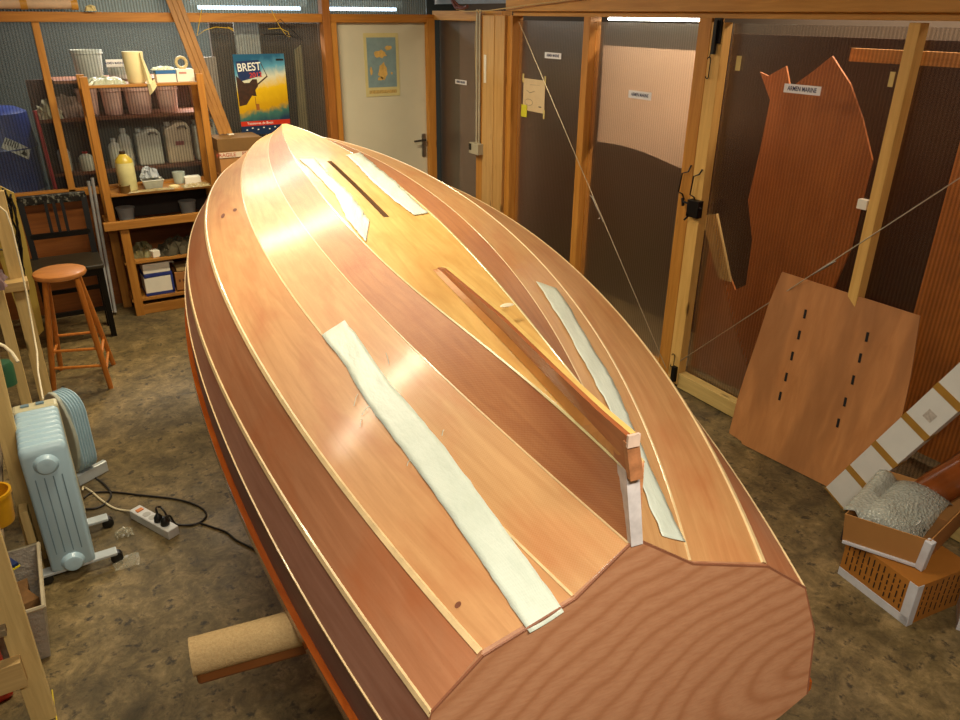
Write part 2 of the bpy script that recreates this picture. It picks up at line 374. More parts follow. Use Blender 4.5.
# ---------------------------------------------------------------- the dinghy
POSE = (.8170, .7998, .14412)
CV = {
'B': ([.0227, .0424, .1447, .1723, .1371, .0671, .0116], [1.3679, 1.3978, 1.41, 1.4695, 1.4955, 1.4956, 1.4868], .038, 3.882),
'1': ([.0118, .1234, .2625, .3044, .2356, .1134, .0146], [1.2156, 1.2928, 1.3826, 1.4428, 1.4646, 1.4608, 1.4504], .010, 4.013),
'2': ([.1288, .2673, .4226, .4646, .3393, .1527, .0112], [1.1374, 1.2421, 1.339, 1.4163, 1.4467, 1.4308, 1.405], .001, 4.162),
'3': ([.3142, .4485, .5923, .6184, .462, .2149, .019], [1.0811, 1.1766, 1.2855, 1.344, 1.3419, 1.308, 1.2761], -.007, 4.370),
'4': ([.4171, .5245, .6726, .7113, .5259, .2401, .0172], [1.0038, 1.0683, 1.1408, 1.2049, 1.2274, 1.2138, 1.193], -.036, 4.455),
'5': ([.451, .5667, .7044, .7276, .5278, .2386, .017], [.8892, .9655, 1.0657, 1.147, 1.1659, 1.1406, 1.1099], -.052, 4.490),
'6': ([.4566, .5771, .7211, .7495, .5406, .2421, .0154], [.7354, .8202, .9314, 1.0228, 1.0542, 1.0407, 1.0179], -.080, 4.499)}
NR = 90
def basis(n, m):
    k = 3; kn = np.concatenate([[0]*k, np.linspace(0, 1, n-k+1), [1]*k]); tt = np.linspace(0, 1-1e-9, m)
    N = [((tt >= kn[i]) & (tt < kn[i+1])).astype(float) for i in range(len(kn)-1)]
    for d in range(1, k+1):
        N = [((tt-kn[i])/(kn[i+d]-kn[i])*N[i] if kn[i+d] > kn[i] else 0*tt)+((kn[i+d+1]-tt)/(kn[i+d+1]-kn[i+1])*N[i+1] if kn[i+d+1] > kn[i+1] else 0*tt) for i in range(len(kn)-1-d)]
    return np.array(N).T
BS = basis(7, NR); GRE = np.array([0, 1/12, .25, .5, .75, 11/12, 1])
ca, sa = math.cos(POSE[2]), math.sin(POSE[2])
def bw(x, y, z): return Vector((POSE[0]+x*ca+y*sa, POSE[1]-x*sa+y*ca, z))
BX = Vector((ca, -sa, 0)); BY = Vector((sa, ca, 0)); BZ = Vector((0, 0, 1))
def curve(n, side):
    b, h, x0, x1 = CV[n]; s = x0+(x1-x0)*(BS@GRE); bb = BS@np.array(b); hh = BS@np.array(h)
    if n == '6': bb = np.maximum(bb-.016, .004)
    return [bw(side*bb[i], s[i], hh[i]) for i in range(NR)]
CUR = {(n, s): curve(n, s) for n in CV for s in (-1, 1)}
def tloc(p):  # world to boat coordinates
    d = p-Vector((POSE[0], POSE[1], 0)); return Vector((d.dot(BX), d.dot(BY), p.z))
hull = thing('dinghy', bw(0, 2.2, .75), 'upturned clinker plywood dinghy with varnished mahogany coloured planks, raised on trestles', 'boat')
HM = {'B': hullwood('hull_bottom_ply', (206, 158, 84), (232, 190, 112), .3, .45, blot=(196, 138, 62)),
      '1': hullwood('garboard_ply', (168, 102, 54), (194, 128, 74), .36, .35, .10, blot=(158, 76, 26)),
      '2': hullwood('second_plank_ply', (184, 132, 76), (206, 158, 102), .36, .35, .07, blot=(186, 108, 50)),
      '3': hullwood('third_plank_ply', (182, 130, 80), (204, 152, 100), .38, .25, blot=(176, 104, 58)),
      '4': hullwood('fourth_plank_ply', (164, 106, 70), (184, 126, 88), .4, .2, blot=(172, 92, 46)),
      '5': hullwood('fifth_plank_ply', (146, 98, 76), (166, 118, 96), .45, .1, blot=(140, 84, 60)),
      '6': hullwood('sheer_plank_ply', (142, 104, 94), (158, 118, 106), .5, .1, blot=(134, 88, 74))}
LAP = plain('pale_lap_filler', (222, 192, 142), .4, coat=.3, var=.12, scale=30)
LAPY = plain('bright_epoxy_edge', (222, 206, 150), .25, coat=.6, var=.1, scale=30)
PL = {}
NAMES = ['B', '1', '2', '3', '4', '5', '6']
for side in (-1, 1):
    for a, b_ in zip(NAMES[:-1], NAMES[1:]):
        A = CUR[(a, side)]; Bc = CUR[(b_, side)]; rows = []; uv = []; u = 0
        for i in range(NR):
            if i: u += (A[i]-A[i-1]).length
            w = (Bc[i]-A[i]).length
            rows.append([A[i].lerp(Bc[i], k/5) for k in range(6)]); uv.append([(u, side*7+w*k/5+int(b_)*1.3) for k in range(6)])
        if side > 0: rows = [r[::-1] for r in rows]; uv = [r[::-1] for r in uv]
        mb = MB().grid(rows[::-1], uv=uv[::-1]); mb.sm = True
        PL[(b_, side)] = mb
        obj('plank', mb, HM[b_], hull, solid=.007, keepn=True)
    for k, (n, wi, wo, mt, lift) in enumerate((('B', .003, .004, LAPY, .002), ('1', .002, .003, LAP, .0012), ('2', .003, .004, LAP, .002), ('3', .006, .009, LAP, .003), ('4', .006, .009, LAP, .003), ('5', .002, .005, LAP, .003))):
        i_ = NAMES.index(n); P = CUR[(n, side)]; O = CUR[(NAMES[i_+1], side)]
        I = CUR[(NAMES[i_-1], side)] if i_ else [bw(0, tloc(p).y, p.z) for p in P]
        rows = []
        for i in range(NR):
            di = (I[i]-P[i]); do = (O[i]-P[i]); li = di.length; lo = do.length; di.normalize(); do.normalize()
            T = (P[min(i+1, NR-1)]-P[max(i-1, 0)]).normalized(); nrm = T.cross(do)
            if nrm.dot(Vector((0, 0, 1))+BX*side*.6) < 0: nrm = -nrm
            nrm.normalize(); f = min(1, min(li, lo)/.03)
            rows.append([P[i]+di*wi*f-nrm*.0005, P[i]+di*wi*f*.5+nrm*lift, P[i]+do*wo*f*.8+nrm*lift, P[i]+do*wo*f-nrm*.0008])
        mb = MB().grid(rows); mb.sm = False; obj('plank_lap', mb, mt, hull)
# bottom panel with the daggerboard slot
sl0, sl1, slw = None, None, .0105
_ys = CV['B'][2]+(CV['B'][3]-CV['B'][2])*(BS@GRE); _hh = BS@np.array(CV['B'][1])
def onbot(x, y):
    p = atp(x, y, bw(0, 2, 1.47), BZ)
    for _ in range(6): p = atp(x, y, Vector((0, 0, float(np.interp(tloc(p).y, _ys, _hh)))), BZ)
    return p
P0 = onbot(329, 161); P1 = onbot(387, 217)
sl0 = tloc(P1).y; sl1 = tloc(P0).y; slx = (tloc(P0).x+tloc(P1).x)/2
b, h, x0, x1 = CV['B']; ys = x0+(x1-x0)*(BS@GRE); bb = BS@np.array(b); hh = BS@np.array(h)
rws = sorted(set(list(ys)+[sl0, sl1])); rows = []; uv = []
for y in rws:
    w = float(np.interp(y, ys, bb)); z = float(np.interp(y, ys, hh)); xs = [-w, min(-w*.5, slx-slw*1.5) if w > .03 else -w*.5, slx-slw if w > .03 else -w*.1, slx+slw if w > .03 else w*.1, w*.5, w]
    rows.append([bw(x, y, z) for x in xs]); uv.append([(y, x) for x in xs])
mb = MB().grid(rows, uv=uv); kill = []
n0 = rws.index(sl0); n1 = rws.index(sl1)
keep = []; kuv = {}
for i, f in enumerate(mb.f):
    r, c = divmod(i, 5)
    if n0 <= r < n1 and c == 2: continue
    kuv[len(keep)] = mb.uv[i]; keep.append(f)
mb.f = keep; mb.uv = kuv; PL['bottom'] = mb
obj('bottom_panel', mb, HM['B'], hull, solid=.004, keepn=True)
zs = float(np.interp(sl0, ys, hh)); ze = float(np.interp(sl1, ys, hh)); c = [bw(slx-slw, sl0, zs-.002), bw(slx+slw, sl0, zs-.002), bw(slx+slw, sl1, ze-.002), bw(slx-slw, sl1, ze-.002)]
mb = MB(); dn = Vector((0, 0, -.09))
for k in range(4): mb.face([c[k], c[(k+1) % 4], c[(k+1) % 4]+dn, c[k]+dn])
mb.face([p+dn for p in c]); obj('board_slot', mb, plain('slot_lining', (150, 112, 84), .5), hull, label='narrow daggerboard slot cut through the bottom')
# transom
def onplane(p):
    q = tloc(p); return bw(q.x, .010-.187*(1.2156-q.z), q.z)
tp = [onplane(p) for p in [CUR[(n, -1)][0] for n in NAMES[1:]]+[CUR[(n, 1)][0] for n in NAMES[1:]][::-1]]
base = []
for k in range(1, 12):
    f = k/12; x = tloc(CUR[('6', 1)][0]).x*(1-2*f); base.append(onplane(bw(x, 0, .7354-.09*math.sin(math.pi*f)**.8)))
outl = tp[:6]+base[::-1]+tp[6:]
t = NT('transom_ply'); v = t.coord('Object', (1, 1, 1))
sep = t.n('ShaderNodeVectorMath', operation='SUBTRACT'); t.l(v, sep.inputs[0])
ctr = atp(795, 650, bw(0, -.03, 1), BY)-bw(0, 2.2, .75); sep.inputs[1].default_value = ctr
mp = t.n('ShaderNodeMapping'); mp.inputs['Rotation'].default_value = (0, 0, POSE[2]); mp.inputs['Scale'].default_value = (1, 1, 1); t.l(sep.outputs[0], mp.inputs[0])
sx = t.n('ShaderNodeSeparateXYZ'); t.l(mp.outputs[0], sx.inputs[0])
nz = t.noise(mp.outputs[0], 2.6, 3, .5, .2)
# figure: radius of stretched rings opening towards the port side
def mth(op, a, b=None, c=None):
    m = t.n('ShaderNodeMath', operation=op)
    for i, q in enumerate((a, b, c)):
        if q is None: continue
        if hasattr(q, 'links'): t.l(q, m.inputs[i])
        else: m.inputs[i].default_value = q
    return m.outputs[0]
yy = mth('ADD', sx.outputs['Z'], mth('MULTIPLY', sx.outputs['X'], -.12))
xx = mth('MULTIPLY', sx.outputs['X'], .42)
rad = mth('SQRT', mth('ADD', mth('MULTIPLY', xx, xx), mth('MULTIPLY', yy, yy)))
ph = mth('MULTIPLY', mth('ADD', rad, mth('MULTIPLY', nz, .1)), 172)
wv = mth('MULTIPLY_ADD', mth('SINE', ph), .5, .5)
fine = t.noise(t.coord('Object', (6, 6, 30)), 6, 5, .65)
col = t.ramp(wv, [(.0, lin((182, 132, 98))), (.6, lin((178, 127, 93))), (.85, lin((173, 121, 87))), (1, lin((164, 112, 78)))])
col = t.mix(col, lin((150, 92, 62)), t.ramp(fine, [(.4, (0, 0, 0, 1)), (.8, (.5, .5, .5, 1))]))
b_ = t.bsdf(col, .42, 0, .15, .45)
hull_off = (-BY)*.0
obj('transom', MB().prism([p-BY*.006 for p in outl], BY*.022), t.m, hull)
seam = MB()
for i_, (a, b_) in enumerate(zip(tp[:-1], tp[1:])):
    if i_ != 5: seam.bar(a-BY*.0045+BZ*.0005, b_-BY*.0045+BZ*.0005, .004, .0045)
obj('transom_seam', seam, plain('dark_glue_line', (140, 88, 62), .5), hull)
# stem strip
rows = []
for n in NAMES:
    l, r = CUR[(n, -1)][-1], CUR[(n, 1)][-1]; mid = (l+r)/2+BY*.012; rows.append([l, mid, r])
obj('stem', MB().grid(rows), HM['3'], hull)
# sheer rubbing strakes
RAIL = lumber('varnished_rubbing_strake', (150, 66, 20), (184, 92, 32), 'y', .2, False, 1)
for side in (-1, 1):
    b, h, x0, x1 = CV['6']; s = x0+(x1-x0)*(BS@GRE); bb = BS@np.array(b); hh = BS@np.array(h); rows = []
    for i in range(NR):
        o_ = max(bb[i], .006); q = max(o_-.02, 0)
        rows.append([bw(side*q, s[i], hh[i]-.004), bw(side*(o_-.003), s[i], hh[i]-.002), bw(side*o_, s[i], hh[i]+.004), bw(side*(o_-.002), s[i], hh[i]+.026), bw(side*q, s[i], hh[i]+.032)])
    mb = MB().grid(rows, True); mb.sm = True; mb.f.append([0, 1, 2, 3, 4][::1]); obj('rubbing_strake', mb, RAIL, hull)
# skeg batten on the centreline, and the glassed post below its end
def cz(y): return float(np.interp(y, ys, hh0))
hh0 = BS@np.array(CV['B'][1]); ys0 = CV['B'][2]+(CV['B'][3]-CV['B'][2])*(BS@GRE)
def cz(y): return float(np.interp(y, ys0, hh0))
tip = onbot(441, 269); pe = atp(631, 434, bw(0, .012, 1.4), BY)
tl_, pl_ = tloc(tip), tloc(pe); ty, tx = tl_.y, tl_.x; ex, ztop = pl_.x, pl_.z
pn = (BZ.cross(pe-tip)).normalized()
kt = [(ty, cz(ty)+.006)]
for x, y in ((446, 268), (470, 288), (505, 317), (562, 372), (605, 412)):
    q = tloc(atp(x, y, tip, pn)); kt.append((q.y, q.z))
kt.append((.012, ztop)); kt = kt[::-1]
print('SKEG', tl_, pl_, [(round(a, 3), round(b, 3), round(b-cz(a), 3)) for a, b in kt])
rows = []; rowt = []; rowf = []; bbB = BS@np.array(CV['B'][0])
for k in range(41):
    f = k/40; y = ty*(1-f)+.012*f; z0 = cz(y); zt_ = float(np.interp(y, [q[0] for q in kt], [q[1] for q in kt])); zt_ = max(zt_, z0+.006); hb = zt_-z0
    x = tx+(ex-tx)*(ty-y)/(ty-.012); hw = .0105; xb = tx+(-.0105-tx)*(ty-y)/(ty-.012)
    rows.append([bw(xb-hw-.001, y, z0-.012), bw(x-hw, y, zt_), bw(x+hw, y, zt_), bw(xb+hw+.001, y, z0-.012)])
    rowt.append([bw(x-hw*.1, y, zt_+.0006), bw(x+hw, y, zt_+.0008), bw(x+hw+.003, y, z0+hb*.45)])
    xl = max(xb-.026, -float(np.interp(y, ys0, bbB))+.0005, -1)
    rowf.append([bw(min(xl, xb-hw-.001), y, z0+.0015), bw(xb+(x-xb)*.3-hw-.003, y, z0+hb*.33), bw(xb+(x-xb)*.36-hw, y, z0+hb*.4)])
mb = MB().grid(rows); n_ = len(mb.v); mb.f.append([n_-4, n_-3, n_-2, n_-1]); mb.f.append([0, 1, 2, 3])
obj('skeg_batten', mb, lumber('skeg_mahogany', (158, 86, 46), (186, 112, 68), 'y', .35, False, .3), hull)
obj('batten_top', MB().grid(rowt), plain('pale_batten_top', (228, 188, 108), .4), hull)
obj('batten_fillet', MB().grid(rowf), plain('brown_fillet', (196, 132, 66), .35, coat=.4), hull)
GT = plain('white_glass_tape', (206, 198, 196), .35, var=.2, scale=25)
sx_ = -.0105
obj('skeg_post', MB().prism([bw(-.0125, .0, 1.214), bw(.0125, .0, 1.214), bw(sx_+.014, .026, 1.37), bw(sx_-.014, .026, 1.37)], BY*.03), GT, hull, label='white glass taped post under the batten end')
obj('skeg_post', MB().prism([bw(sx_-.0135, .008, 1.355), bw(sx_+.0135, .008, 1.355), bw(ex+.0125, .004, ztop-.012), bw(ex-.0125, .004, ztop-.012)], BY*.012), plain('tan_resin', (176, 118, 78), .35, var=.3, scale=40), hull)
obj('batten_cap', MB().box(bw(ex, .0035, ztop-.008), (.024, .006, .024), ax=(BX, BY, BZ)), plain('pale_end_grain', (216, 188, 168), .4, var=.2), hull)
# white drip on the bottom
dp = atp(507, 306, bw(0, 1.4, cz(1.4)), BZ)
obj('filler_dab', MB().lathe(dp+Vector((0, 0, -.004)), [(.006, 0), (.017, .006), (.012, .009), (.003, .01)], 14, sx=1.2, sy=.6), plain('white_filler', (240, 226, 190), .5), hull)

SPOT = plain('dark_resin_spot', (112, 62, 36), .5)
def spot(x, y, key, rx, ry, name='resin_spot'):
    m = PL[key]; T = BVHTree.FromPolygons(m.v, m.f); o = Vector((0, 0, CAMH)); pts = []
    for k in range(12):
        a = k*math.pi/6; h_, n_, _, _ = T.ray_cast(o, ray(x+rx*math.cos(a)+.4*ry*math.sin(a), y-ry*math.sin(a)).normalized())
        if h_ is None: return
        if n_.z < 0: n_ = -n_
        pts.append(h_+n_*.0009)
    obj(name, MB().face(pts), SPOT, hull)
spot(223, 216, ('3', -1), 1.8, 2.4); spot(235, 210, ('3', -1), 2, 1.6); spot(458, 605, ('3', -1), 3, 3.6, 'knot')
# glass cloth strips lying on the hull
def bvh(keys, ext=None):
    vs = []; fs = []
    for k in keys:
        m = PL[k]; i = len(vs); vs += m.v; fs += [[i+a for a in f] for f in m.f]
    return BVHTree.FromPolygons(vs, fs)
t = NT('dry_glass_cloth'); ck = t.n('ShaderNodeTexChecker'); ck.inputs['Scale'].default_value = 1; t.l(t.coord('UV', (620, 620, 1)), ck.inputs['Vector'])
big = t.noise(t.coord('UV', (6, 14, 1)), 1.2, 4, .6)
col = t.mix(lin((200, 210, 194)), lin((222, 228, 214)), ck.outputs['Fac'])
col = t.mix(col, lin((184, 196, 178)), t.ramp(big, [(.45, (0, 0, 0, 1)), (.8, (.6, .6, .6, 1))]))
t.bsdf(col, .45, 0, 0, .5, big, .5, .012); CLOTH = t.m
def resamp(pl, n):
    d = [0]
    for a, b in zip(pl[:-1], pl[1:]): d.append(d[-1]+math.hypot(b[0]-a[0], b[1]-a[1]))
    xs = [d[-1]*k/(n-1) for k in range(n)]
    return [(float(np.interp(x, d, [p[0] for p in pl])), float(np.interp(x, d, [p[1] for p in pl]))) for x in xs]
def cloth(left, right, keys, label, threads=()):
    n = 46; m = 7; Lp = resamp(left, n); Rp = resamp(right, n); T = bvh(keys); rows = []; uv = []; rnd = random.Random(len(label)); prev = None
    o = Vector((0, 0, CAMH)); u = 0
    for i in range(n):
        jl = rnd.uniform(-.6, .6); jr = rnd.uniform(-.8, .8); r = []; uu = []
        for j in range(m):
            f = j/(m-1); x = Lp[i][0]+jl+(Rp[i][0]+jr-Lp[i][0]-jl)*f; y = Lp[i][1]+(Rp[i][1]-Lp[i][1])*f
            hit, nn, _, _ = T.ray_cast(o, ray(x, y).normalized())
            if hit is None:
                hit = rows[-1][j]+(rows[-1][j]-rows[-2][j]); nn = Vector((0, 0, 0))
                r.append(hit); uu.append((u, f*.06)); continue
            if nn.z < 0: nn = -nn
            r.append(hit+nn*(.0042+.0012*math.sin(i*.9+j)*(.5 if 0 < j < m-1 else 1))); uu.append((u, f*.06))
        if rows: u += (r[0]-rows[-1][0]).length; uu = [(u, q[1]) for q in uu]
        rows.append(r); uv.append(uu)
    root = thing('glass_cloth_strip', sum((p for r in rows for p in r), Vector())/(n*m), label, 'cloth strip', 'dry glass cloth strips laid on the upturned hull')
    mb = MB().grid(rows, uv=uv); mb.sm = True; obj('cloth', mb, CLOTH, root, solid=.0005)
    for k, (x, y, dx, dy) in enumerate(threads):
        h1 = T.ray_cast(o, ray(x, y).normalized())[0]; h2 = T.ray_cast(o, ray(x+dx, y+dy).normalized())[0]
        if h1 and h2: obj('loose_thread', MB().tube([h1+BZ*.003, (h1+h2)/2+BZ*.008, h2+BZ*.003], .0008, 5), CLOTH, root)
cloth([(322, 336), (344, 364), (370, 408), (390, 434), (414, 466), (452.7, 520), (490, 575), (529, 634)],
      [(345, 321), (362.7, 343.7), (387.5, 381.6), (416.6, 413.7), (445.8, 448.7), (498.6, 520), (532, 567), (566, 613)],
      [('2', -1), ('3', -1)], 'longest white glass cloth strip, along the left planks down to the transom',
      ((358, 395, -4, 12), (362, 420, -2, 8), (370, 407, -8, 9), (386, 354, 3, 11), (442, 437, 2, -6), (410, 462, -3, 5)))
cloth([(298.7, 159.5), (315, 174), (335, 195), (347, 220), (366, 243)], [(314, 158.5), (330, 176), (350, 194), (360, 208), (369, 222)],
      ['bottom', ('1', -1), ('2', -1)], 'short white glass cloth strip left of the daggerboard slot')
cloth([(346, 156), (355, 164), (372.5, 182.5), (392.5, 200), (414, 216)], [(360, 153), (375, 166), (392.5, 180), (410, 197), (428, 214)],
      ['bottom', ('1', 1), ('2', 1)], 'short white glass cloth strip right of the daggerboard slot')
cloth([(536, 282.5), (548.7, 303), (567.5, 332.5), (584, 364), (602, 397), (622, 440), (638.7, 481.6), (660.6, 537)],
      [(556, 289), (571.7, 311.7), (584, 336.7), (598, 357), (614, 385), (640, 446.7), (662, 496), (684, 543)],
      [('2', 1), ('3', 1)], 'long white glass cloth strip on the right planks, partly behind the skeg batten')

# trestles that carry the boat
TR = lumber('trestle_timber', (150, 110, 66), (176, 134, 86), 'z')
PAD = NT('beige_carpet_pad'); n_ = PAD.noise(PAD.coord(), 160, 3, .7); PAD.bsdf(PAD.ramp(n_, [(.3, lin((160, 132, 90))), (.7, lin((180, 152, 106)))]), .95, 0, 0, .2, n_, .6, .004); PAD = PAD.m
def trestle(pL, yb, zc, xr, label, r=.042):
    root = thing('trestle', bw(0, yb, 0), label, 'trestle', 'trestles under the dinghy')
    a = pL; b = bw(xr, yb, zc)
    obj('padded_bar', MB().tube([a, a.lerp(b, .5), b], r, 24), PAD, root)
    d = (b-a).normalized()
    obj('wood_core', MB().bar(a+d*.004-BZ*.037, b-d*.004-BZ*.037, .058, .05), lumber('stained_trestle_beam', (98, 54, 20), (118, 68, 28), 'x', knots=False), root, bevel=.008)
    for s in (-1, 1):
        for q in (-1, 1):
            obj('leg', MB().bar(bw(s*.3, yb+q*.03, zc-.04), bw(s*.36, yb+q*.24, 0), .07, .035), TR, root)
        obj('brace', MB().bar(bw(s*.345, yb-.18, .25), bw(s*.345, yb+.18, .25), .02, .06), TR, root)
pL = at(191, 657, 2, .80); yb = tloc(pL).y
print('trestle y', yb, 'x', tloc(pL).x)
trestle(pL, yb, .80, .5, 'beige padded trestle bar poking out left under the stern half')
trestle(bw(-.36, 3.35, .985), 3.35, .985, .36, 'padded trestle hidden under the bow half of the dinghy', .04)
exec_after = True
# ---------------------------------------------------------------- back area: things in front of the partition
def box_thing(name, c, d, rz, mat, label, cat, group=None, bevel=.002):
    return tag(obj(name, MB().box(c, d, rz), mat, bevel=bevel), label, cat, group)
# shelf unit
sh = thing('shelf_unit', (.8, 6.0, 0), 'honey coloured wooden shelf unit with a deeper lower cabinet, against the back partition', 'shelf')
for x in (.425, 1.17):
    for y in (5.9, 6.14):
        obj('upright', MB().box((x, y, 1.19), (.048, .034, 1.02)), SHELF_Z, sh, bevel=.002)
for z, m in ((1.635, SHELF_X), (.905, SHELF_X)):
    obj('shelf_board', MB().box((.797, 6.02, z), (.70, .26, .018)), m, sh, bevel=.002)
obj('front_rail', MB().box((.78, 5.855, .70), (.84, .04, .06)), SHELF_X, sh, bevel=.003)
obj('side_rail', MB().box((.40, 6.0, .70), (.04, .26, .05)), SHELF_X, sh)
obj('side_rail', MB().box((1.17, 6.0, .70), (.04, .26, .05)), SHELF_X, sh)
obj('shelf_board', MB().box((.78, 6.0, .668), (.74, .26, .012)), plain('gap_shade_board', (44, 34, 28), .8), sh)  # dark colour stands in for shade in the gap under the middle shelf
obj('gap_backing', MB().box((.8, 6.15, .79), (.74, .01, .21)), plain('gap_shade_board', (44, 34, 28), .8), sh)  # backing added to darken the gap behind the rail
for x, y in ((.49, 5.88), (1.15, 5.88), (.43, 6.12), (1.15, 6.12)):
    obj('leg', MB().box((x, y, .335), (.06, .05, .67)), SHELF_Z, sh, bevel=.002)
obj('shelf_board', MB().box((.84, 5.99, .41), (.78, .26, .018)), SHELF_X, sh)
obj('shelf_board', MB().box((.84, 5.99, .12), (.78, .26, .018)), SHELF_X, sh)
obj('bottom_rail', MB().box((.845, 5.88, .04), (.65, .03, .075)), SHELF_X, sh, bevel=.002)
# things on the shelf unit
def noisy(mb, amp, seed=1):
    r = random.Random(seed)
    for v in mb.v: v += Vector((r.uniform(-amp, amp), r.uniform(-amp, amp), r.uniform(-amp, amp)))
    return mb
def crumple(name, c, d, amp, mat, label, cat, seed, nx=14, ny=10):
    c = Vector(c); r = random.Random(seed); rows = []
    for i in range(nx):
        row = []
        for j in range(ny):
            a = i/(nx-1)*2-1; b = j/(ny-1)*2-1; e = max(0, 1-a*a)*max(0, 1-b*b)
            row.append(c+Vector((a*d[0]/2+r.uniform(-amp, amp), b*d[1]/2+r.uniform(-amp, amp), max(.001, d[2]*e**.5*(.5+.5*r.random())))))
        rows.append(row)
    mb = MB().grid(rows); return tag(obj(name, mb, mat, solid=.0006), label, cat)
T1 = 1.644; CREAM = plain('cream_paper_roll', (222, 206, 158), .8, var=.04)
pr = thing('paper_towel_roll', (.775, 5.99, T1), 'tall cream paper roll standing on the top shelf, loose sheet hanging down', 'paper roll')
obj('roll', MB().lathe((.765, 5.99, T1), [(.052, 0), (.058, .01), (.068, .2), (.066, .203), (.018, .203), (.018, .19)], 28), CREAM, pr)
rows = []
for i in range(12):
    f = i/11; z = T1+.195-.27*f; rows.append([(.815+.02*f-.016+.03*j*(.35+f*.9)*.5, 5.935-.02*math.sin(j*1.1)-(.055 if f > .7 else .055*f), z+(.02*j*(1 if f > .8 else 0))) for j in range(4)])
obj('loose_sheet', MB().grid(rows), CREAM, pr, solid=.001)
gb = thing('glove_box', (.95, 5.99, T1), 'blue and white cardboard glove box on the top shelf with gloves spilling out', 'box')
obj('carton', MB().box((.955, 5.99, T1+.033), (.13, .1, .066)), PAPER, gb, bevel=.002)
obj('lid_band', MB().box((.955, 5.99, T1+.068), (.134, .104, .024)), plain('blue_carton', (40, 100, 160), .5), gb, bevel=.002)
cr = crumple('gloves', (.95, 5.99, T1+.081), (.15, .1, .03), .008, plain('pale_glove', (196, 204, 180), .5), '', '', 5); cr.parent = gb; cr.location = cr.location-gb.location; del cr['label'], cr['category']
w1 = thing('carton', (1.085, 6.0, T1), 'white carton with reddish print on the top shelf right of the glove box', 'box')
obj('carton_body', MB().box((1.088, 6.0, T1+.042), (.118, .1, .084)), PAPER, w1, bevel=.002)
obj('print', MB().box((1.07, 5.9488, T1+.06), (.05, .001, .012)), plain('faded_red_ink', (190, 130, 120), .6), w1)
tag(obj('tape_roll', MB().tube([(1.08+.035*math.cos(a*.3927), 6.0+.006*math.sin(a*.39), T1+.125+.035*math.sin(a*.3927)) for a in range(17)], .011, 8), plain('tan_tape', (186, 166, 120), .5)), 'small beige tape roll standing on the white carton', 'tape')
crumple('plastic_bag', (.56, 5.99, T1), (.26, .18, .06), .01, film('clear_bag_film', (200, 206, 180), .55), 'crumpled clear plastic bag at the left end of the top shelf', 'bag', 8)
T2 = .914
yb_ = thing('bottle', (.585, 5.99, T2), 'big cream plastic bottle with yellow shoulders and dark cap on the middle shelf', 'bottle')
obj('bottle_body', MB().lathe((.585, 5.99, T2), [(.055, 0), (.062, .01), (.062, .17), (.06, .2)], 24), plain('cream_bottle', (214, 206, 150), .4), yb_)
obj('bottle_shoulder', MB().lathe((.585, 5.99, T2+.2), [(.06, 0), (.056, .02), (.03, .05), (.02, .06)], 24), plain('yellow_resin', (196, 170, 60), .35), yb_)
obj('cap', MB().lathe((.585, 5.99, T2+.258), [(.02, 0), (.021, .002), (.02, .022), (.002, .023)], 16), plain('dark_cap', (60, 44, 22), .5), yb_)
tag(obj('tin', MB().lathe((.55, 5.925, T2), [(.038, 0), (.038, .045), (.041, .047), (.041, .052), (.036, .052), (.034, .03)], 20), plain('brass_tin', (130, 96, 50), .4, .6)), 'small brown tin in front of the cream bottle', 'tin')
tr_ = thing('plastic_tray', (.75, 5.98, T2), 'clear plastic tray holding pale mixing debris on the middle shelf', 'tray')
mb = MB(); CL = film('clear_tray', (205, 205, 195), .5, .12)
for k in range(4):
    P_ = [(-1, -1), (1, -1), (1, 1), (-1, 1)]; a, b2 = P_[k], P_[(k+1) % 4]; c0 = Vector((.75, 5.98, T2))
    mb.face([c0+Vector((a[0]*.055, a[1]*.04, .002)), c0+Vector((b2[0]*.055, b2[1]*.04, .002)), c0+Vector((b2[0]*.072, b2[1]*.055, .065)), c0+Vector((a[0]*.072, a[1]*.055, .065))])
mb.face([c0+Vector((x*.055, y*.04, .002)) for x, y in P_]); obj('tray_body', mb, CL, tr_, solid=.0015)
obj('tray_rim', MB().tube([c0+Vector((x*.073, y*.056, .066)) for x, y in P_+P_[:1]], .003, 6), WHITE, tr_)
obj('tray_content', MB().box(c0+Vector((0, 0, .03)), (.115, .085, .035)), plain('resin_debris', (170, 176, 130), .6, var=.3, scale=40), tr_, bevel=.008)
crumple('foil', (.745, 6.03, T2+.075), (.12, .08, .09), .012, film('crumpled_silver_film', (190, 196, 205), .85, .15), 'crumpled silvery film sticking up out of the tray', 'foil', 3)
tag(obj('saucer', MB().lathe((.89, 5.95, T2), [(.035, 0), (.038, .002), (.038, .012), (.033, .014), (.03, .008)], 20), plain('cream_lid', (214, 200, 150), .5)), 'round cream jar lid lying on the middle shelf', 'lid')
box_thing('carton', (1.04, 6.05, T2+.026), (.115, .08, .05), 0, PAPER, 'small white carton at the right on the middle shelf', 'box')
tag(obj('tub', MB().lathe((.955, 6.085, T2), [(.04, 0), (.046, .08), (.046, .085), (.04, .085)], 20), film('pale_tub', (200, 212, 200), .6)), 'small translucent tub behind the jar lid', 'tub')
crumple('plastic_wrap', (1.04, 5.93, T2), (.2, .12, .025), .006, film('yellowed_wrap', (190, 170, 120), .6), 'crumpled yellowish plastic wrap over the right front edge of the middle shelf', 'wrap', 9)
crumple('plastic_wrap', (.72, 5.91, T2), (.32, .07, .014), .005, film('yellowed_wrap', (190, 170, 120), .6), 'flat strip of dirty plastic along the left front edge of the middle shelf', 'wrap', 19)
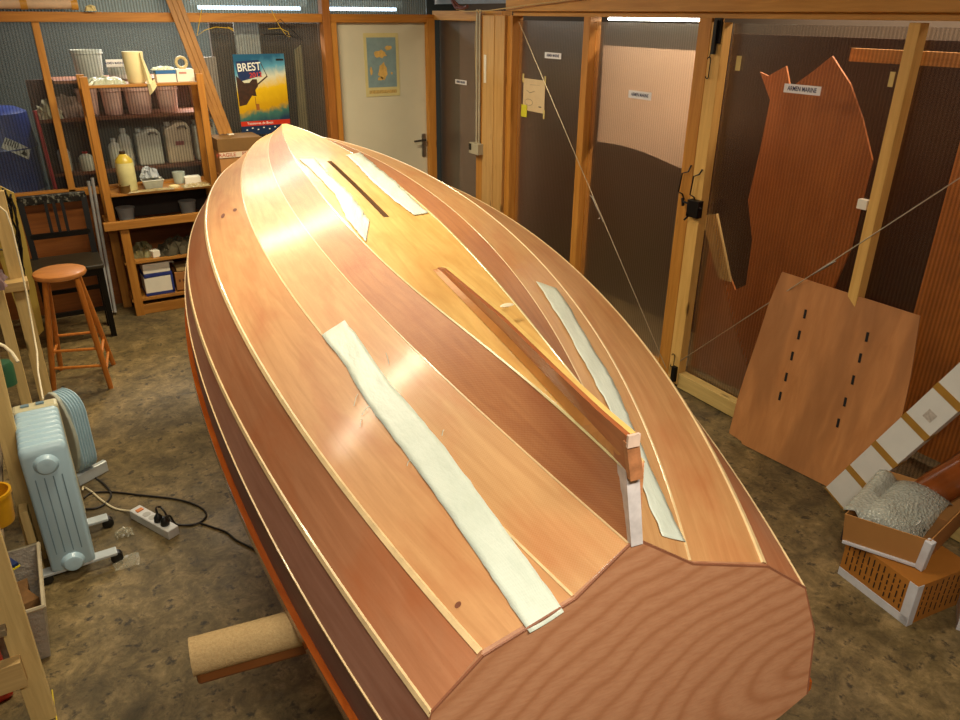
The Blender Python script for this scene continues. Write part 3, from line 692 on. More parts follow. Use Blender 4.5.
for x_, l_ in ((.54, 'left'), (.98, 'right')): tag(obj('tub', MB().lathe((x_, 6.06, .675), [(.05, 0), (.062, .1), (.066, .1), (.066, .108), (.05, .108)], 20), plain('grey_tub', (150, 150, 148), .5)), l_+' of two grey tubs in the dark gap under the middle shelf', 'tub')
# lower cabinet contents
def open_carton(name, c, d, rz, mat, label, inner=CARD_D, **k):
    pass
BLUE = plain('navy_carton', (36, 50, 120), .5)
cb = thing('carton', (.67, 5.99, .13), 'white carton with dark blue edges at the bottom of the cabinet', 'box')
obj('carton_body', MB().box((.66, 5.99, .205), (.2, .2, .13)), PAPER, cb, bevel=.002)
obj('blue_band', MB().box((.66, 5.99, .143), (.206, .206, .022)).box((.757, 5.99, .205), (.016, .206, .13)), BLUE, cb)
box_thing('carton', (.66, 5.985, .287), (.2, .19, .025), .05, BLUE, 'flat dark blue carton between the two white ones', 'box')
wc = thing('carton', (.66, 5.98, .30), 'open white carton with raised flap, on the dark blue one', 'box')
obj('carton_body', MB().box((.66, 5.985, .34), (.19, .18, .075)), PAPER, wc, bevel=.002)
obj('flap', MB().bar((.7, 5.93, .379), (.79, 5.93, .365), .06, .003), PAPER, wc)
uc = thing('carton', (.9, 5.99, .13), 'brown carton with printed letters beside the blue-edged white carton', 'box')
obj('carton_body', MB().box((.885, 5.99, .21), (.21, .2, .14)), plain('orange_cardboard', (158, 104, 50), .8), uc, bevel=.002)
for k in range(6): obj('print', MB().box((.81+k*.028, 5.8895, .215), (.014, .001, .02)), plain('brown_print', (96, 50, 20), .7), uc)
box_thing('carton', (.9, 5.99, .30), (.2, .18, .03), 0, plain('beige_card', (168, 140, 90), .8), 'flat beige carton on the brown printed one', 'box')
box_thing('small_box', (.67, 5.93, .445), (.055, .07, .05), .3, PAPER, 'little white box on the upper cabinet shelf', 'box')
crumple('rags', (.86, 5.97, .42), (.3, .16, .14), .02, plain('dark_rag', (70, 62, 44), .9, var=.4), 'heap of dark greenish rags on the upper cabinet shelf', 'rags', 12)
crumple('rags', (.6, 6.0, .42), (.18, .14, .12), .015, plain('olive_wrap', (112, 104, 66), .6, var=.5), 'olive plastic bundle left on the upper cabinet shelf', 'rags', 13)
# fragile carton on a plain one
box_thing('carton', (1.37, 5.86, .5), (.34, .3, 1.0), 0, CARD, 'tall plain brown carton standing behind the bow', 'box')
fr = thing('carton', (1.335, 5.9, 1.0), 'brown carton taped with a FRAGILE strip, behind the bow', 'box')
obj('carton_body', MB().box((1.365, 5.9, 1.122), (.32, .26, .244)), CARD, fr, bevel=.002)
obj('carton_lid', MB().box((1.365, 5.9, 1.215), (.326, .266, .09)), CARD_D, fr, bevel=.002)
obj('tape', MB().box((1.365, 5.7655, 1.145), (.322, .002, .038)), plain('white_tape', (206, 186, 162), .5), fr)
text('lettering', 'FRAGILE', .038, (1.255, 5.7635, 1.145), (1, 0, 0), (0, 0, 1), plain('red_print', (170, 60, 40), .6), fr)
text('lettering', 'FRAGILE', .038, (1.44, 5.7635, 1.145), (1, 0, 0), (0, 0, 1), plain('red_print', (170, 60, 40), .6), fr)
# three boards leaning on the wall, feet on the carton
LB = lumber('brown_board', (134, 88, 34), (162, 112, 48), 'z', knots=False)
for k, w in enumerate(('left', 'middle', 'right')):
    a = Vector((1.282+k*.034, 5.97, 1.265)); b = Vector((1.015+k*.036, 6.13, 2.42)) 
    o = tag(obj('board', MB().bar(a, b, .033, .018, up=(0, 1, 0)), LB, bevel=.002), w+' one of three narrow brown boards leaning above the FRAGILE carton', 'board', 'boards leaning at the back')
tag(obj('end_block', MB().box((1.35, 5.955, 1.264), (.04, .03, .007)), PAPER), 'small white chip at the foot of the leaning boards', 'chip')
# long rolled paper on top of the beam
ro = thing('paper_roll', (.25, 6.09, 2.1), 'long pinkish paper roll bound with tape, lying on the beam in the top left corner', 'paper roll')
obj('roll', MB().tube([(-.6, 6.09, 2.135), (-.05, 6.09, 2.136), (.47, 6.09, 2.14)], .032, 20), plain('pinkish_paper', (206, 176, 150), .7), ro)
for x in (.18, .475): obj('tape_band', MB().tube([(x-.02, 6.09, 2.136), (x+.02, 6.09, 2.137)], .034, 20), plain('tan_packing_tape', (196, 142, 60), .4), ro)
crumple('crumpled_paper', (.57, 6.1, 2.096), (.07, .05, .05), .008, plain('buff_paper', (206, 190, 140), .8), 'scrap of crumpled buff paper at the end of the long roll', 'paper', 31, 7, 6)
# yellow cords and the black wire hanger
YEL = plain('yellow_cord', (216, 176, 40), .5)
def B(x, y, d=6.12): return at(x, y, 1, d)
tag(obj('cord', MB().tube([B(202, 8), B(199, 24), B(197, 36), B(205, 30), B(216, 27), B(228, 28), B(234, 31), B(233, 29), B(228, 27)], .0022, 6), YEL), 'yellow cord looped over the beam beside the leaning boards', 'cord')
tag(obj('cord', MB().tube([B(269, 4), B(274, 16), B(280, 27), B(286, 35), B(290, 37), B(288, 32), B(280, 28), B(268, 29)], .0022, 6), YEL), 'yellow cord ending in a loop above the right side of the sailing poster', 'cord')
tag(obj('wire_hanger', MB().tube([B(263, 34), B(280, 34), B(292, 36), B(303, 41), B(290, 28), B(280, 19), B(276, 23)], .003, 6), BLACKMETAL), 'bent black wire hanging under the beam near the poster', 'hanger')
# posters
def ramp_mat(name, stops, axis_scale, noise_amt=.15, nscale=6):
    t = NT(name); tc = t.n('ShaderNodeTexCoord'); sp = t.n('ShaderNodeSeparateXYZ'); t.l(tc.outputs['Generated'], sp.inputs[0])
    n = t.noise(tc.outputs['Generated'], nscale, 5, .6, .5); m = t.n('ShaderNodeMath', operation='MULTIPLY_ADD'); t.l(n, m.inputs[0]); m.inputs[1].default_value = noise_amt
    t.l(sp.outputs['Z'], m.inputs[2]); s2 = t.n('ShaderNodeMath', operation='MULTIPLY_ADD'); t.l(sp.outputs['X'], s2.inputs[0]); s2.inputs[1].default_value = axis_scale; t.l(m.outputs[0], s2.inputs[2])
    t.bsdf(t.ramp(s2.outputs[0], stops), .35, 0, .2); return t.m
py = YW-.0; pz0, pz1 = 1.212, 1.806; px0, px1 = 1.497, 1.892
po = thing('poster', (1.69, YW+.015, 1.21), 'BREST 2012 sailing festival poster in blue and yellow on the back partition', 'poster')
yP = YW+.018
obj('sheet', MB().box((1.695, yP, 1.509), (.395, .002, .594)), ramp_mat('poster_sky', [(.18, lin((24, 54, 84))), (.3, lin((60, 110, 100))), (.38, lin((196, 150, 10))), (.62, lin((226, 184, 20))), (.74, lin((214, 214, 190))), (.86, lin((90, 160, 190))), (1.05, lin((26, 92, 130)))], -.12, .2), po)
obj('title_panel', MB().face([(1.51, yP-.0016, 1.72), (1.525, yP-.0016, 1.61), (1.70, yP-.0016, 1.65), (1.69, yP-.0016, 1.765), (1.515, yP-.0016, 1.755)]), plain('navy_panel', (24, 48, 96), .4), po)
obj('footer', MB().box((1.695, yP-.0015, 1.245), (.394, .001, .068)), plain('footer_navy', (20, 46, 80), .4), po)
obj('red_band', MB().box((1.695, yP-.0018, 1.297), (.394, .001, .036)), plain('red_band', (196, 50, 26), .4), po)
PW = plain('poster_white', (236, 236, 230), .5, var=.02)
text('title', 'BREST', .082, (1.61, yP-.0025, 1.712), (1, 0, .05), (-.03, 0, 1), PW, po, bold=.0012, sx=.82)
text('year', '2012', .05, (1.655, yP-.0025, 1.655), (1, 0, .05), (0, 0, 1), plain('poster_red', (206, 60, 44), .5), po, bold=.0008)
text('tagline', 'Tonnerres de Brest', .026, (1.65, yP-.003, 1.297), (1, 0, 0), (0, 0, 1), PW, po)
obj('corner_tag', MB().box((1.855, yP-.0016, 1.762), (.06, .001, .014)), BLACK, po)
obj('silhouette', MB().face([(1.503, yP-.0016, 1.655), (1.56, yP-.0018, 1.60), (1.6, yP-.0018, 1.60), (1.625, yP-.0018, 1.625), (1.66, yP-.0018, 1.625), (1.665, yP-.0018, 1.575), (1.64, yP-.0018, 1.545), (1.645, yP-.0018, 1.5), (1.61, yP-.0018, 1.505), (1.56, yP-.0018, 1.44), (1.503, yP-.0018, 1.43)]), plain('poster_umber', (56, 30, 14), .5, var=.5, scale=30), po)
obj('lantern', MB().box((1.645, yP-.0018, 1.42), (.026, .001, .045)).box((1.632, yP-.0018, 1.465), (.005, .001, .06)), plain('lantern_glow_print', (150, 90, 30), .5), po)
obj('spar', MB().bar((1.66, yP-.0018, 1.585), (1.745, yP-.0018, 1.645), .001, .01, up=(0, 0, 1)).bar((1.745, yP-.0018, 1.64), (1.7, yP-.0018, 1.75), .001, .005), plain('poster_umber', (56, 30, 14), .5), po)
for k in range(7): obj('emblem', MB().box((1.54+k*.045, yP-.0022, 1.25+(k % 2)*.012), (.012, .001, .008)), PW, po)
ym = YW-.0335
mp = thing('map_poster', (2.695, ym, 1.46), 'small blue sea map with yellow islands taped to the white door', 'map')
obj('sheet', MB().box((2.70, ym, 1.705), (.31, .002, .49)), plain('yellowed_paper', (206, 194, 140), .7, var=.05), mp)
obj('sea', MB().box((2.70, ym-.0016, 1.725), (.26, .001, .385)), plain('map_sea', (128, 152, 158), .6, var=.12, scale=14), mp)
def blob(cx, cz, rx, rz, seed):
    r = random.Random(seed); return MB().face([(cx+rx*math.cos(a/14*6.283)*r.uniform(.6, 1.15), ym-.003, cz+rz*math.sin(a/14*6.283)*r.uniform(.6, 1.15)) for a in range(14)])
MY = plain('map_land', (212, 172, 96), .6, var=.2, scale=30)
for s_, bl in enumerate(((2.69, 1.79, .06, .035), (2.705, 1.66, .05, .07), (2.76, 1.835, .035, .022), (2.6, 1.66, .012, .035), (2.68, 1.6, .03, .02), (2.785, 1.64, .012, .012))): obj('island', blob(*bl, s_+3), MY, mp)
obj('legend', MB().box((2.70, ym-.0016, 1.497), (.25, .001, .026)), plain('map_legend', (190, 160, 96), .6, var=.3, scale=60), mp)
# name labels on the panels
def name_label(loc, xd, w, h, size, label, slope=0):
    xd = Vector(xd); up = Vector((0, 0, 1)); n = xd.cross(up); loc = Vector(loc)
    xr = (xd+up*slope).normalized(); ur = n.cross(xr)
    r = thing('name_label', loc, label, 'label', 'printed name labels stuck on the panels')
    obj('label_paper', MB().box(loc, (w, h, .0016), ax=(xr, ur, n)), plain('label_white', (232, 230, 236), .5, var=.02), r)
    text('lettering', 'ARMEN MARINE', size, loc+n*.0012, xr, ur, INK, r, .0003, bold=.0005, sx=.78)
name_label((2.43, 0, 0), (1, 0, 0), .1, .04, .02, 'x') if False else None
fy = YW+.0245; fx = XW+.0445
name_label((.668, fy, 1.762), (1, 0, 0), .11, .05, .022, 'white ARMEN MARINE label beside the paper roll on the back left panel')
name_label((fx, 5.74, 1.585), (0, -1, 0), .19, .036, .026, 'small white ARMEN MARINE label on the narrow panel right of the white door')
name_label((fx, 4.46, 1.845), (0, -1, 0), .19, .038, .026, 'white ARMEN MARINE label above the hanging note sheet')
name_label((fx, 3.56, 1.667), (0, -1, 0), .2, .044, .027, 'white ARMEN MARINE label in front of the pale sheet', .0)
name_label((XW+.06, 2.455, 1.785), (0, -1, 0), .205, .04, .029, 'largest ARMEN MARINE label on the workshop door panel')
# note sheet with a sketch
nt = thing('note_sheet', (fx, 4.67, 1.45), 'cream sheet with a pencil sketch taped left on the right-hand wall', 'paper')
obj('sheet', MB().box((fx-.001, 4.67, 1.57), (.0015, .27, .22)), plain('cream_sheet', (212, 186, 146), .7, var=.05), nt)
obj('tape', MB().box((fx-.002, 4.81, 1.68), (.0015, .018, .06)).box((fx-.002, 4.535, 1.68), (.0015, .018, .06)).box((fx-.002, 4.535, 1.455), (.0015, .018, .06)), plain('masking_tape', (206, 186, 120), .6), nt)
obj('sketch', MB().tube([(fx-.0025, 4.73+.05*math.cos(a*.5236), 1.52+.022*math.sin(a*.5236)) for a in range(13)], .0012, 4).tube([(fx-.0025, 4.76, 1.6), (fx-.0025, 4.72, 1.585), (fx-.0025, 4.66, 1.6)], .0015, 4).tube([(fx-.0025, 4.72, 1.64), (fx-.0025, 4.6, 1.645)], .001, 4).tube([(fx-.0025, 4.6, 1.5), (fx-.0025, 4.57, 1.5)], .004, 4), INKG, nt)
tag(obj('sticky_note', MB().box((fx-.004, 4.785, 1.455), (.0015, .075, .085)), plain('yellow_note', (214, 206, 50), .6)), 'yellow sticky note on the lower left corner of the sketch sheet', 'note')
# conduits, socket, cables
co = thing('conduit', (XW-.05, 5.31, 1.1), 'pair of grey conduits running down the corner post to a socket box', 'conduit')
GREY = plain('grey_pvc', (176, 168, 146), .45)
for y in (5.325, 5.285): obj('pipe', MB().tube([(XW-.045, y, 1.16), (XW-.045, y, 2.13)], .009, 10), GREY, co)
sb = obj('socket_box', MB().box((XW-.06, 5.3, 1.12), (.06, .14, .085)), GREY, co, bevel=.004)
obj('socket_face', MB().box((XW-.062, 5.365, 1.13), (.05, .012, .055)).box((XW-.0915, 5.35, 1.13), (.003, .035, .05)), BLACK, sb)
tag(obj('cable', MB().tube([(XW-.1, 5.55, 2.13), (XW-.1, 5.4, 2.115), (XW-.09, 5.1, 2.12), (XW-.08, 4.6, 2.155), (XW-.075, 4.0, 2.19), (XW-.07, 3.4, 2.23)], .004, 6), plain('cream_cable', (196, 170, 120), .5)), 'thin cream cable sagging along the top beam from the corner', 'cable')
tag(obj('cable_bundle', MB().tube([(XW-.11, 5.6, 2.19), (XW-.12, 5.52, 2.14), (XW-.1, 5.44, 2.135), (XW-.11, 5.36, 2.15)], .012, 8).tube([(XW-.13, 5.55, 2.2), (XW-.12, 5.47, 2.15), (XW-.1, 5.38, 2.14)], .008, 8), plain('dark_red_cable', (96, 44, 34), .5)), 'dark red bundle of cables at the top of the corner post', 'cable')
box_thing('paper_tag', (XW-.042, 5.21, 1.72), (.003, .035, .2), 0, PAPER, 'narrow white paper tag on the beige corner post', 'tag')
tag(obj('cable', MB().tube([(XW+.0, 5.42, 2.05), (XW-.01, 5.415, 1.9), (XW-.012, 5.39, 1.5), (XW-.012, 5.375, 1.2)], .003, 6), plain('cream_cable', (196, 170, 120), .5)), 'thin cream cable hanging down beside the socket box', 'cable')
# stay wires in front of the right wall
x_ = XW-.05; WIRE = plain('twisted_wire', (170, 156, 130), .4, .5)
a = at(519, 22, 0, x_); b = at(666, 368, 0, x_); m_ = a.lerp(b, .55)
w_ = thing('stay_wire', b, 'thin wire with a turnbuckle running diagonally down to the foot of the door post', 'wire')
obj('wire', MB().tube([a, a.lerp(b, .5), b], .0024, 6), WIRE, w_)
obj('turnbuckle', MB().tube([at(590, 195, 0, x_), at(593, 198, 0, x_), at(600, 215, 0, x_), at(603, 222, 0, x_)], [.003, .006, .006, .003], 8).tube([at(598, 219, 0, x_-.02), at(602, 217, 0, x_+.01)], .003, 6), STEEL, w_)
a = at(975, 168, 0, x_); b = at(680, 361, 0, x_)
w_ = thing('stay_wire', b, 'thin wire crossing the workshop door panel behind the leaning plywood', 'wire')
obj('wire', MB().tube([a, a.lerp(b, .5), b], .0024, 6), WIRE, w_)
obj('turnbuckle', MB().tube([at(836, 261, 0, x_), at(832, 263, 0, x_), at(824, 268, 0, x_), at(812, 275, 0, x_)], [.003, .005, .005, .003], 8), STEEL, w_)
tag(obj('tape_piece', MB().box((XW+.058, 2.86, 1.88), (.002, .03, .07)), plain('masking_tape', (206, 186, 120), .6)), 'scrap of masking tape at the top left of the workshop door panel', 'tape')
tag(obj('tape_piece', MB().box((XW+.058, 2.02, 1.86), (.002, .022, .06)), plain('masking_tape', (206, 186, 120), .6)), 'scrap of tape left of the pale stud near the top of the door', 'tape')
tag(obj('door_stop', MB().box((XW+.045, 2.01, 1.33), (.03, .05, .045)), PAPER, bevel=.004), 'small white catch on the pale stud of the workshop door', 'catch')

# ---------------------------------------------------------------- seen through the back partition
rk = thing('storage_rack', (.75, 6.62, 0), 'brown rack of shelves seen behind the ribbed back panel', 'rack')
for z in (1.385, 1.0): obj('shelf_board', MB().box((.745, 6.62, z-.012), (1.29, .42, .024)), RACKDARK, rk)
obj('shelf_board', MB().box((.72, 6.62, 1.632), (.9, .42, .02)), RACKDARK, rk)
for x in (.235, 1.275):
    for y in (6.425, 6.82): obj('upright', MB().box((x, y, .82), (.035, .03, 1.64)), RACKDARK, rk)
obj('back_panel', MB().box((.745, 6.84, 1.2), (1.29, .015, .85)), plain('rack_back_board', (92, 58, 44), .9), rk)
BUCK = plain('white_bucket', (214, 210, 196), .5); PINK = plain('pinkish_bucket', (236, 186, 166), .5)
def bucket(x, y, z, r, h, mat, label, group=None):
    b = thing('bucket', (x, y, z), label, 'bucket', group)
    obj('bucket_body', MB().lathe((x, y, z), [(r*.8, 0), (r*.82, .004), (r*.97, h*.9), (r*1.03, h*.91), (r*1.03, h), (r*.97, h), (r*.8, .02)], 26), mat, b)
    obj('rim_ring', MB().lathe((x, y, z+h*.86), [(r*.97, 0), (r*1.06, .002), (r*1.06, .01), (r*.97, .012)], 26), mat, b)
bucket(.52, 6.5, 1.642, .105, .2, BUCK, 'large white bucket on the topmost board behind the left panel')
for k, (x, r) in enumerate(((.47, .075), (.635, .075), (.82, .1), (1.03, .08))):
    bucket(x, 6.52, 1.386, r, .19, PINK, ['leftmost', 'second from left', 'widest, third from left', 'rightmost'][k]+' pinkish bucket on the board behind the panel', 'pinkish buckets behind the panel')
def jug(x, y, z, w, h, label, mat, red=False):
    j = thing('jug', (x, y, z), label, 'jug', 'white jugs behind the panel')
    p = [(-w/2, 0), (w/2, 0), (w/2, h*.82), (w*.36, h*.93), (w*.05, h*.95), (-w*.2, h*.86), (-w/2, h*.8)]
    mb = MB().prism([(x+a, y-.07, z+b_) for a, b_ in p], (0, .14, 0)); obj('jug_body', mb, mat, j, bevel=.012)
    obj('handle', MB().tube([(x-w*.0, y-.075, z+h*.80), (x+w*.1, y-.078, z+h*.84), (x+w*.3, y-.075, z+h*.84), (x+w*.36, y-.07, z+h*.78)], .008, 8), plain('jug_brown_handle', (120, 100, 84), .6), j)  # handle coloured browner than the jug body
    obj('cap', MB().lathe((x-w*.32, y, z+h*.84), [(.022, 0), (.022, .03), (.002, .031)], 14), WHITE, j)
    if red: obj('sticker', MB().box((x+w*.02, y-.072, z+h*.46), (w*.34, .002, .03)), plain('red_sticker', (170, 80, 70), .6), j)
JW = plain('jug_white', (232, 226, 206), .5); JC = plain('jug_cream', (236, 208, 172), .5)
jug(.835, 6.52, 1.001, .18, .29, 'white jug, left of the three on the lower board behind the panel', JW)
jug(1.055, 6.52, 1.001, .19, .33, 'cream jug with a red sticker on the lower board behind the panel', JC, True)
jug(1.27, 6.56, 1.001, .17, .33, 'white jug half behind the shelf upright, right of the cream jug', JW)
def bottle(x, y, z, r, h, label, mat, cap=WHITE, group='bottles behind the panel'):
    j = thing('bottle', (x, y, z), label, 'bottle', group)
    obj('bottle_body', MB().lathe((x, y, z), [(r*.95, 0), (r, .006), (r, h*.68), (r*.8, h*.78), (r*.38, h*.86), (r*.38, h*.9)], 20), mat, j)
    obj('cap', MB().lathe((x, y, z+h*.89), [(r*.44, 0), (r*.44, h*.1), (.001, h*.1)], 14), cap, j)
RED = plain('red_cap', (170, 40, 32), .4)
bottle(.585, 6.48, 1.001, .045, .22, 'shorter white bottle behind the big cream bottle', JW)
bottle(.665, 6.5, 1.001, .05, .285, 'taller white bottle behind the big cream bottle', JW)
bottle(.235, 6.5, 1.001, .042, .2, 'tall white bottle with red cap right of the red pole', JW, RED)
bottle(.375, 6.46, 1.001, .05, .14, 'small white square-shouldered jar with red cap behind the panel', JW, RED)
tag(obj('paint_jar', MB().lathe((.70, 6.45, 1.642), [(.06, 0), (.062, .07), (.055, .09), (.055, .1), (.001, .1)], 20), film('glass_jar', (196, 190, 170), .6)), 'clear jar on the topmost board behind the label', 'jar')
crumple('rags', (.33, 6.55, 1.386), (.36, .2, .16), .02, plain('pinkish_rag', (150, 120, 104), .9, var=.3), 'pinkish rag heap on the board behind the stud', 'rags', 21)
crumple('rags', (.2, 6.5, 1.386), (.16, .2, .14), .02, plain('beige_rag', (180, 168, 136), .9, var=.2), 'beige rag on the board left of the red pole', 'rags', 22)
tag(obj('pole', MB().tube([(.155, 6.4, .02), (.11, 6.4, 1.45)], .014, 10), plain('red_pole', (200, 44, 46), .5)), 'red pole standing behind the left panel', 'pole')
st = tag(obj('bench', MB().box((-.12, 6.66, .55), (.34, .5, .04)).box((-.26, 6.66, .27), (.04, .46, .54)).box((.02, 6.66, .27), (.04, .46, .54)), RACKDARK), 'low brown bench behind the back dado', 'bench')
dr = thing('drum', (-.18, 6.66, .57), 'dark blue plastic drum with a hazard label behind the left panel', 'drum')
obj('drum_body', MB().lathe((-.2, 6.64, .57), [(.24, 0), (.27, .03), (.28, .3), (.29, .32), (.28, .34), (.28, .6), (.29, .62), (.28, .64), (.26, .86), (.2, .89), (.001, .89)], 36), plain('blue_drum', (24, 46, 116), .35), dr)
def drum_pt(u, v):  # diagonal sticker
    cx, cz_ = .0, 1.2; c_, s_ = math.cos(-.55), math.sin(-.55); X = u*c_-v*s_; Z = u*s_+v*c_
    ang = -1.02+X/.285; return Vector((-.2+.287*math.cos(ang), 6.64+.287*math.sin(ang), cz_+Z))
hz_ = obj('hazard_label', MB().grid([[drum_pt(-.1+.2*i/8, -.04+.08*j/3) for j in range(4)] for i in range(9)]), plain('hazard_paper', (206, 206, 196), .5), dr)
mb = MB()
for k in range(6): mb.face([drum_pt(-.09+k*.016, -.005)+Vector((0, -.003, 0)), drum_pt(-.083+k*.016, -.005)+Vector((0, -.003, 0)), drum_pt(-.083+k*.016, .038)+Vector((0, -.003, 0)), drum_pt(-.09+k*.016, .038)+Vector((0, -.003, 0))])
mb.face([drum_pt(.03, -.025)+Vector((0, -.003, 0)), drum_pt(.08, -.025)+Vector((0, -.003, 0)), drum_pt(.075, -.005)+Vector((0, -.003, 0)), drum_pt(.06, .0)+Vector((0, -.003, 0)), drum_pt(.05, .022)+Vector((0, -.003, 0)), drum_pt(.042, -.005)+Vector((0, -.003, 0))])
obj('hazard_marks', mb, BLACK, hz_)
box_thing('pale_panel', (1.66, 6.36, 1.02), (.19, .02, 2.04), 0, plain('pale_grey_panel', (176, 172, 164), .7), 'pale grey board seen behind the panel above the sailing poster', 'board')
tag(obj('pole', MB().prism([(1.99, 6.4, .3), (2.1, 6.4, .3), (2.1, 6.4, 1.86), (2.04, 6.4, 1.82)], (0, .03, 0)), lumber('olive_pole', (132, 116, 84), (156, 138, 102), 'z', knots=False)), 'greyish wooden pole behind the panel right of the sailing poster', 'pole')
box_thing('pale_panel', (1.36, 6.45, 1.55), (.12, .03, .46), 0, plain('pale_board', (170, 150, 132), .7), 'pale upright board seen behind the panel beside the leaning boards', 'board')
tag(obj('poster_backing', MB().box((1.86, 6.5, 1.02), (.9, .05, 2.0)), plain('brown_backing', (84, 64, 48), .9)), 'dark brown backing behind the poster bay', 'sheet')  # flat dark brown board filling the view behind the poster
LT = emit('cool_strip_glow', (235, 242, 255), 9)
lt = thing('added_glow_tube', (1.75, 6.42, 2.17), 'added glowing tube imitating bright reflections above the beam left of the door', 'glow')  # emissive tubes added in place of reflections on the top panel
obj('tube', MB().tube([(1.35, 6.5, 2.128), (2.15, 6.5, 2.128)], .014, 12), LT, lt); obj('glow_tube_housing', MB().box((1.75, 6.5, 2.168), (.9, .06, .05)), WHITE, lt)
lt = thing('added_glow_tube', (2.75, 6.42, 2.17), 'added glowing tube imitating bright reflections above the white door', 'glow')
obj('tube', MB().tube([(2.4, 6.5, 2.128), (3.0, 6.5, 2.128)], .014, 12), LT, lt); obj('glow_tube_housing', MB().box((2.7, 6.5, 2.168), (.7, .06, .05)), WHITE, lt)
lt = thing('added_glow_tube', (3.3, 3.5, 2.05), 'added glowing tube for the bright strip at the top of the pale sheet bay', 'glow')  # added emitter: makes the bright strip and helps light the sheet
obj('tube', MB().tube([(XW+.13, 3.12, 2.078), (XW+.13, 4.0, 2.078)], .008, 12), emit('warm_strip_glow', (255, 250, 235), 16), lt); obj('glow_tube_housing', MB().box((XW+.12, 3.56, 2.112), (.06, .92, .04)), WHITE, lt)

# ---------------------------------------------------------------- seen through the right partition
t = NT('backlit_pinkish_sheet'); df_ = t.n('ShaderNodeBsdfDiffuse'); df_.inputs[0].default_value = lin((226, 194, 166)); tl2 = t.n('ShaderNodeBsdfTranslucent'); tl2.inputs[0].default_value = lin((244, 212, 184))
mx_ = t.n('ShaderNodeMixShader'); mx_.inputs[0].default_value = .6; t.l(df_.outputs[0], mx_.inputs[1]); t.l(tl2.outputs[0], mx_.inputs[2]); t.l(mx_.outputs[0], t.out.inputs[0]); SHEETM = t.m
rows = []
for i in range(15):
    f = i/14; y = 4.0-.92*f; bz = 1.335-.055*math.sin(f*2.6)*0-.03*f+.02*math.sin(f*5); rows.append([(XW+.1+.008*math.sin(f*9+j*.4), y, 1.925-.0*f+(bz-1.925)*j/6) for j in range(7)])
mb = MB().grid(rows); mb.sm = True
tag(obj('hanging_sheet', mb, SHEETM), 'pale pinkish sheet hanging behind the panel left of the workshop door', 'sheet')
OR = NT('orange_brown_ply'); n_ = OR.noise(OR.coord('Object', (1, 3, 1)), 3, 4); OR.bsdf(OR.ramp(n_, [(.3, lin((172, 98, 42))), (.7, lin((194, 118, 56)))]), .5); OR = OR.m
def rp(pts, x): return [at(px, py_, 0, x) for px, py_ in pts]
pan = rp([(760, 72), (768, 76), (786, 66), (790, 88), (812, 72), (832, 56), (850, 84), (862, 118), (872, 160), (850, 250), (815, 330), (800, 420), (690, 372), (700, 300), (712, 232), (735, 290), (746, 285), (752, 240), (748, 200), (760, 150), (770, 100)], XW+.32)
tag(obj('plywood_template', MB().prism(pan, (.012, 0, 0)), OR), 'orange-brown curved plywood template standing behind the workshop door panel', 'plywood')
tag(obj('plywood_sheet', MB().box((XW+.5, 1.3, 1.0), (.012, 1.2, 1.9)), plain('amber_ply', (206, 130, 56), .6)), 'wide amber plywood sheet behind the right end of the workshop door', 'plywood')
p_ = rp([(701, 216), (716, 214), (730, 282), (718, 278)], XW+.25)
tag(obj('board', MB().prism(p_, (.02, 0, 0)), PINE_Z), 'short pale board leaning behind the workshop door near the lock', 'board')
tag(obj('shelf_rail', MB().box((XW+.45, 1.9, 1.93), (.03, 1.2, .06)), OCHRE_Y), 'timber rail behind the upper part of the workshop door', 'rail')
tag(obj('dark_backdrop', MB().box((XW+.75, 4.4, 1.0), (.02, 5.2, 2.0)), plain('dark_brown_backdrop', (58, 34, 16), .9)), 'added dark curtain far behind the right-hand panels', 'backdrop')  # added; its dark colour stands in for the unlit space behind the panels

# ---------------------------------------------------------------- left side: stool, chair, heaters, rack
STW = lumber('orange_stool_wood', (176, 100, 34), (204, 126, 52), 'z', .4, False, .2)
stc = Vector((.018, 4.66, 0)); st = thing('bar_stool', stc, 'round orange-brown wooden bar stool in front of the black chair', 'stool')
zt = .775
obj('seat', MB().lathe((stc.x, stc.y, zt-.035), [(.115, 0), (.132, .006), (.137, .018), (.134, .03), (.122, .035), (.001, .032)], 36), lumber('stool_seat_wood', (178, 112, 54), (200, 134, 74), 'x', .4, False, .2), st)
tops = [(-.085, -.07), (.09, -.085), (.085, .09), (-.08, .085)]; bots = [(-.175, .14), (.13, .0), (.15, .5), (-.13, .5)]
feet = [Vector((-.155, 4.8, 0))-Vector((0, 0, 0)), at(112, 387, 2, 0), at(103, 352, 2, 0), Vector((-.12, 5.1, 0))]
feet = [Vector((stc.x-.17, stc.y+.08, 0)), Vector((stc.x+.14, stc.y-.0, 0)), Vector((stc.x+.16, stc.y+.33, 0)), Vector((stc.x-.13, stc.y+.38, 0))]
feet = [at(54, 391, 2, 0), at(111, 388, 2, 0), Vector((.2, 5.02, 0)), Vector((-.1, 5.1, 0))]
stc2 = sum(feet, Vector())/4
tp_ = [stc+Vector((x*1.0, y*1.0, zt-.035)) for x, y in ((-.08, -.06), (.075, -.08), (.085, .07), (-.07, .085))]
for a, b in zip(tp_, feet): obj('leg', MB().tube([a, a.lerp(b, .5), b], [.015, .017, .015], 12), STW, st)
for (i, j, f) in ((0, 1, .62), (0, 1, .78), (1, 2, .7), (2, 3, .62), (3, 0, .7), (1, 2, .84)):
    obj('rung', MB().tube([tp_[i].lerp(feet[i], f), tp_[j].lerp(feet[j], f)], .009, 8), STW, st)
CH = plain('black_chair_paint', (12, 9, 7), .4, var=.3, spec=.3)
ft_ = NT('flaking_black'); ft_.bsdf(ft_.ramp(ft_.noise(ft_.coord(), 34, 3, .7), [(.52, lin((12, 10, 8))), (.64, lin((110, 110, 100)))]), .4); FLAKE = ft_.m
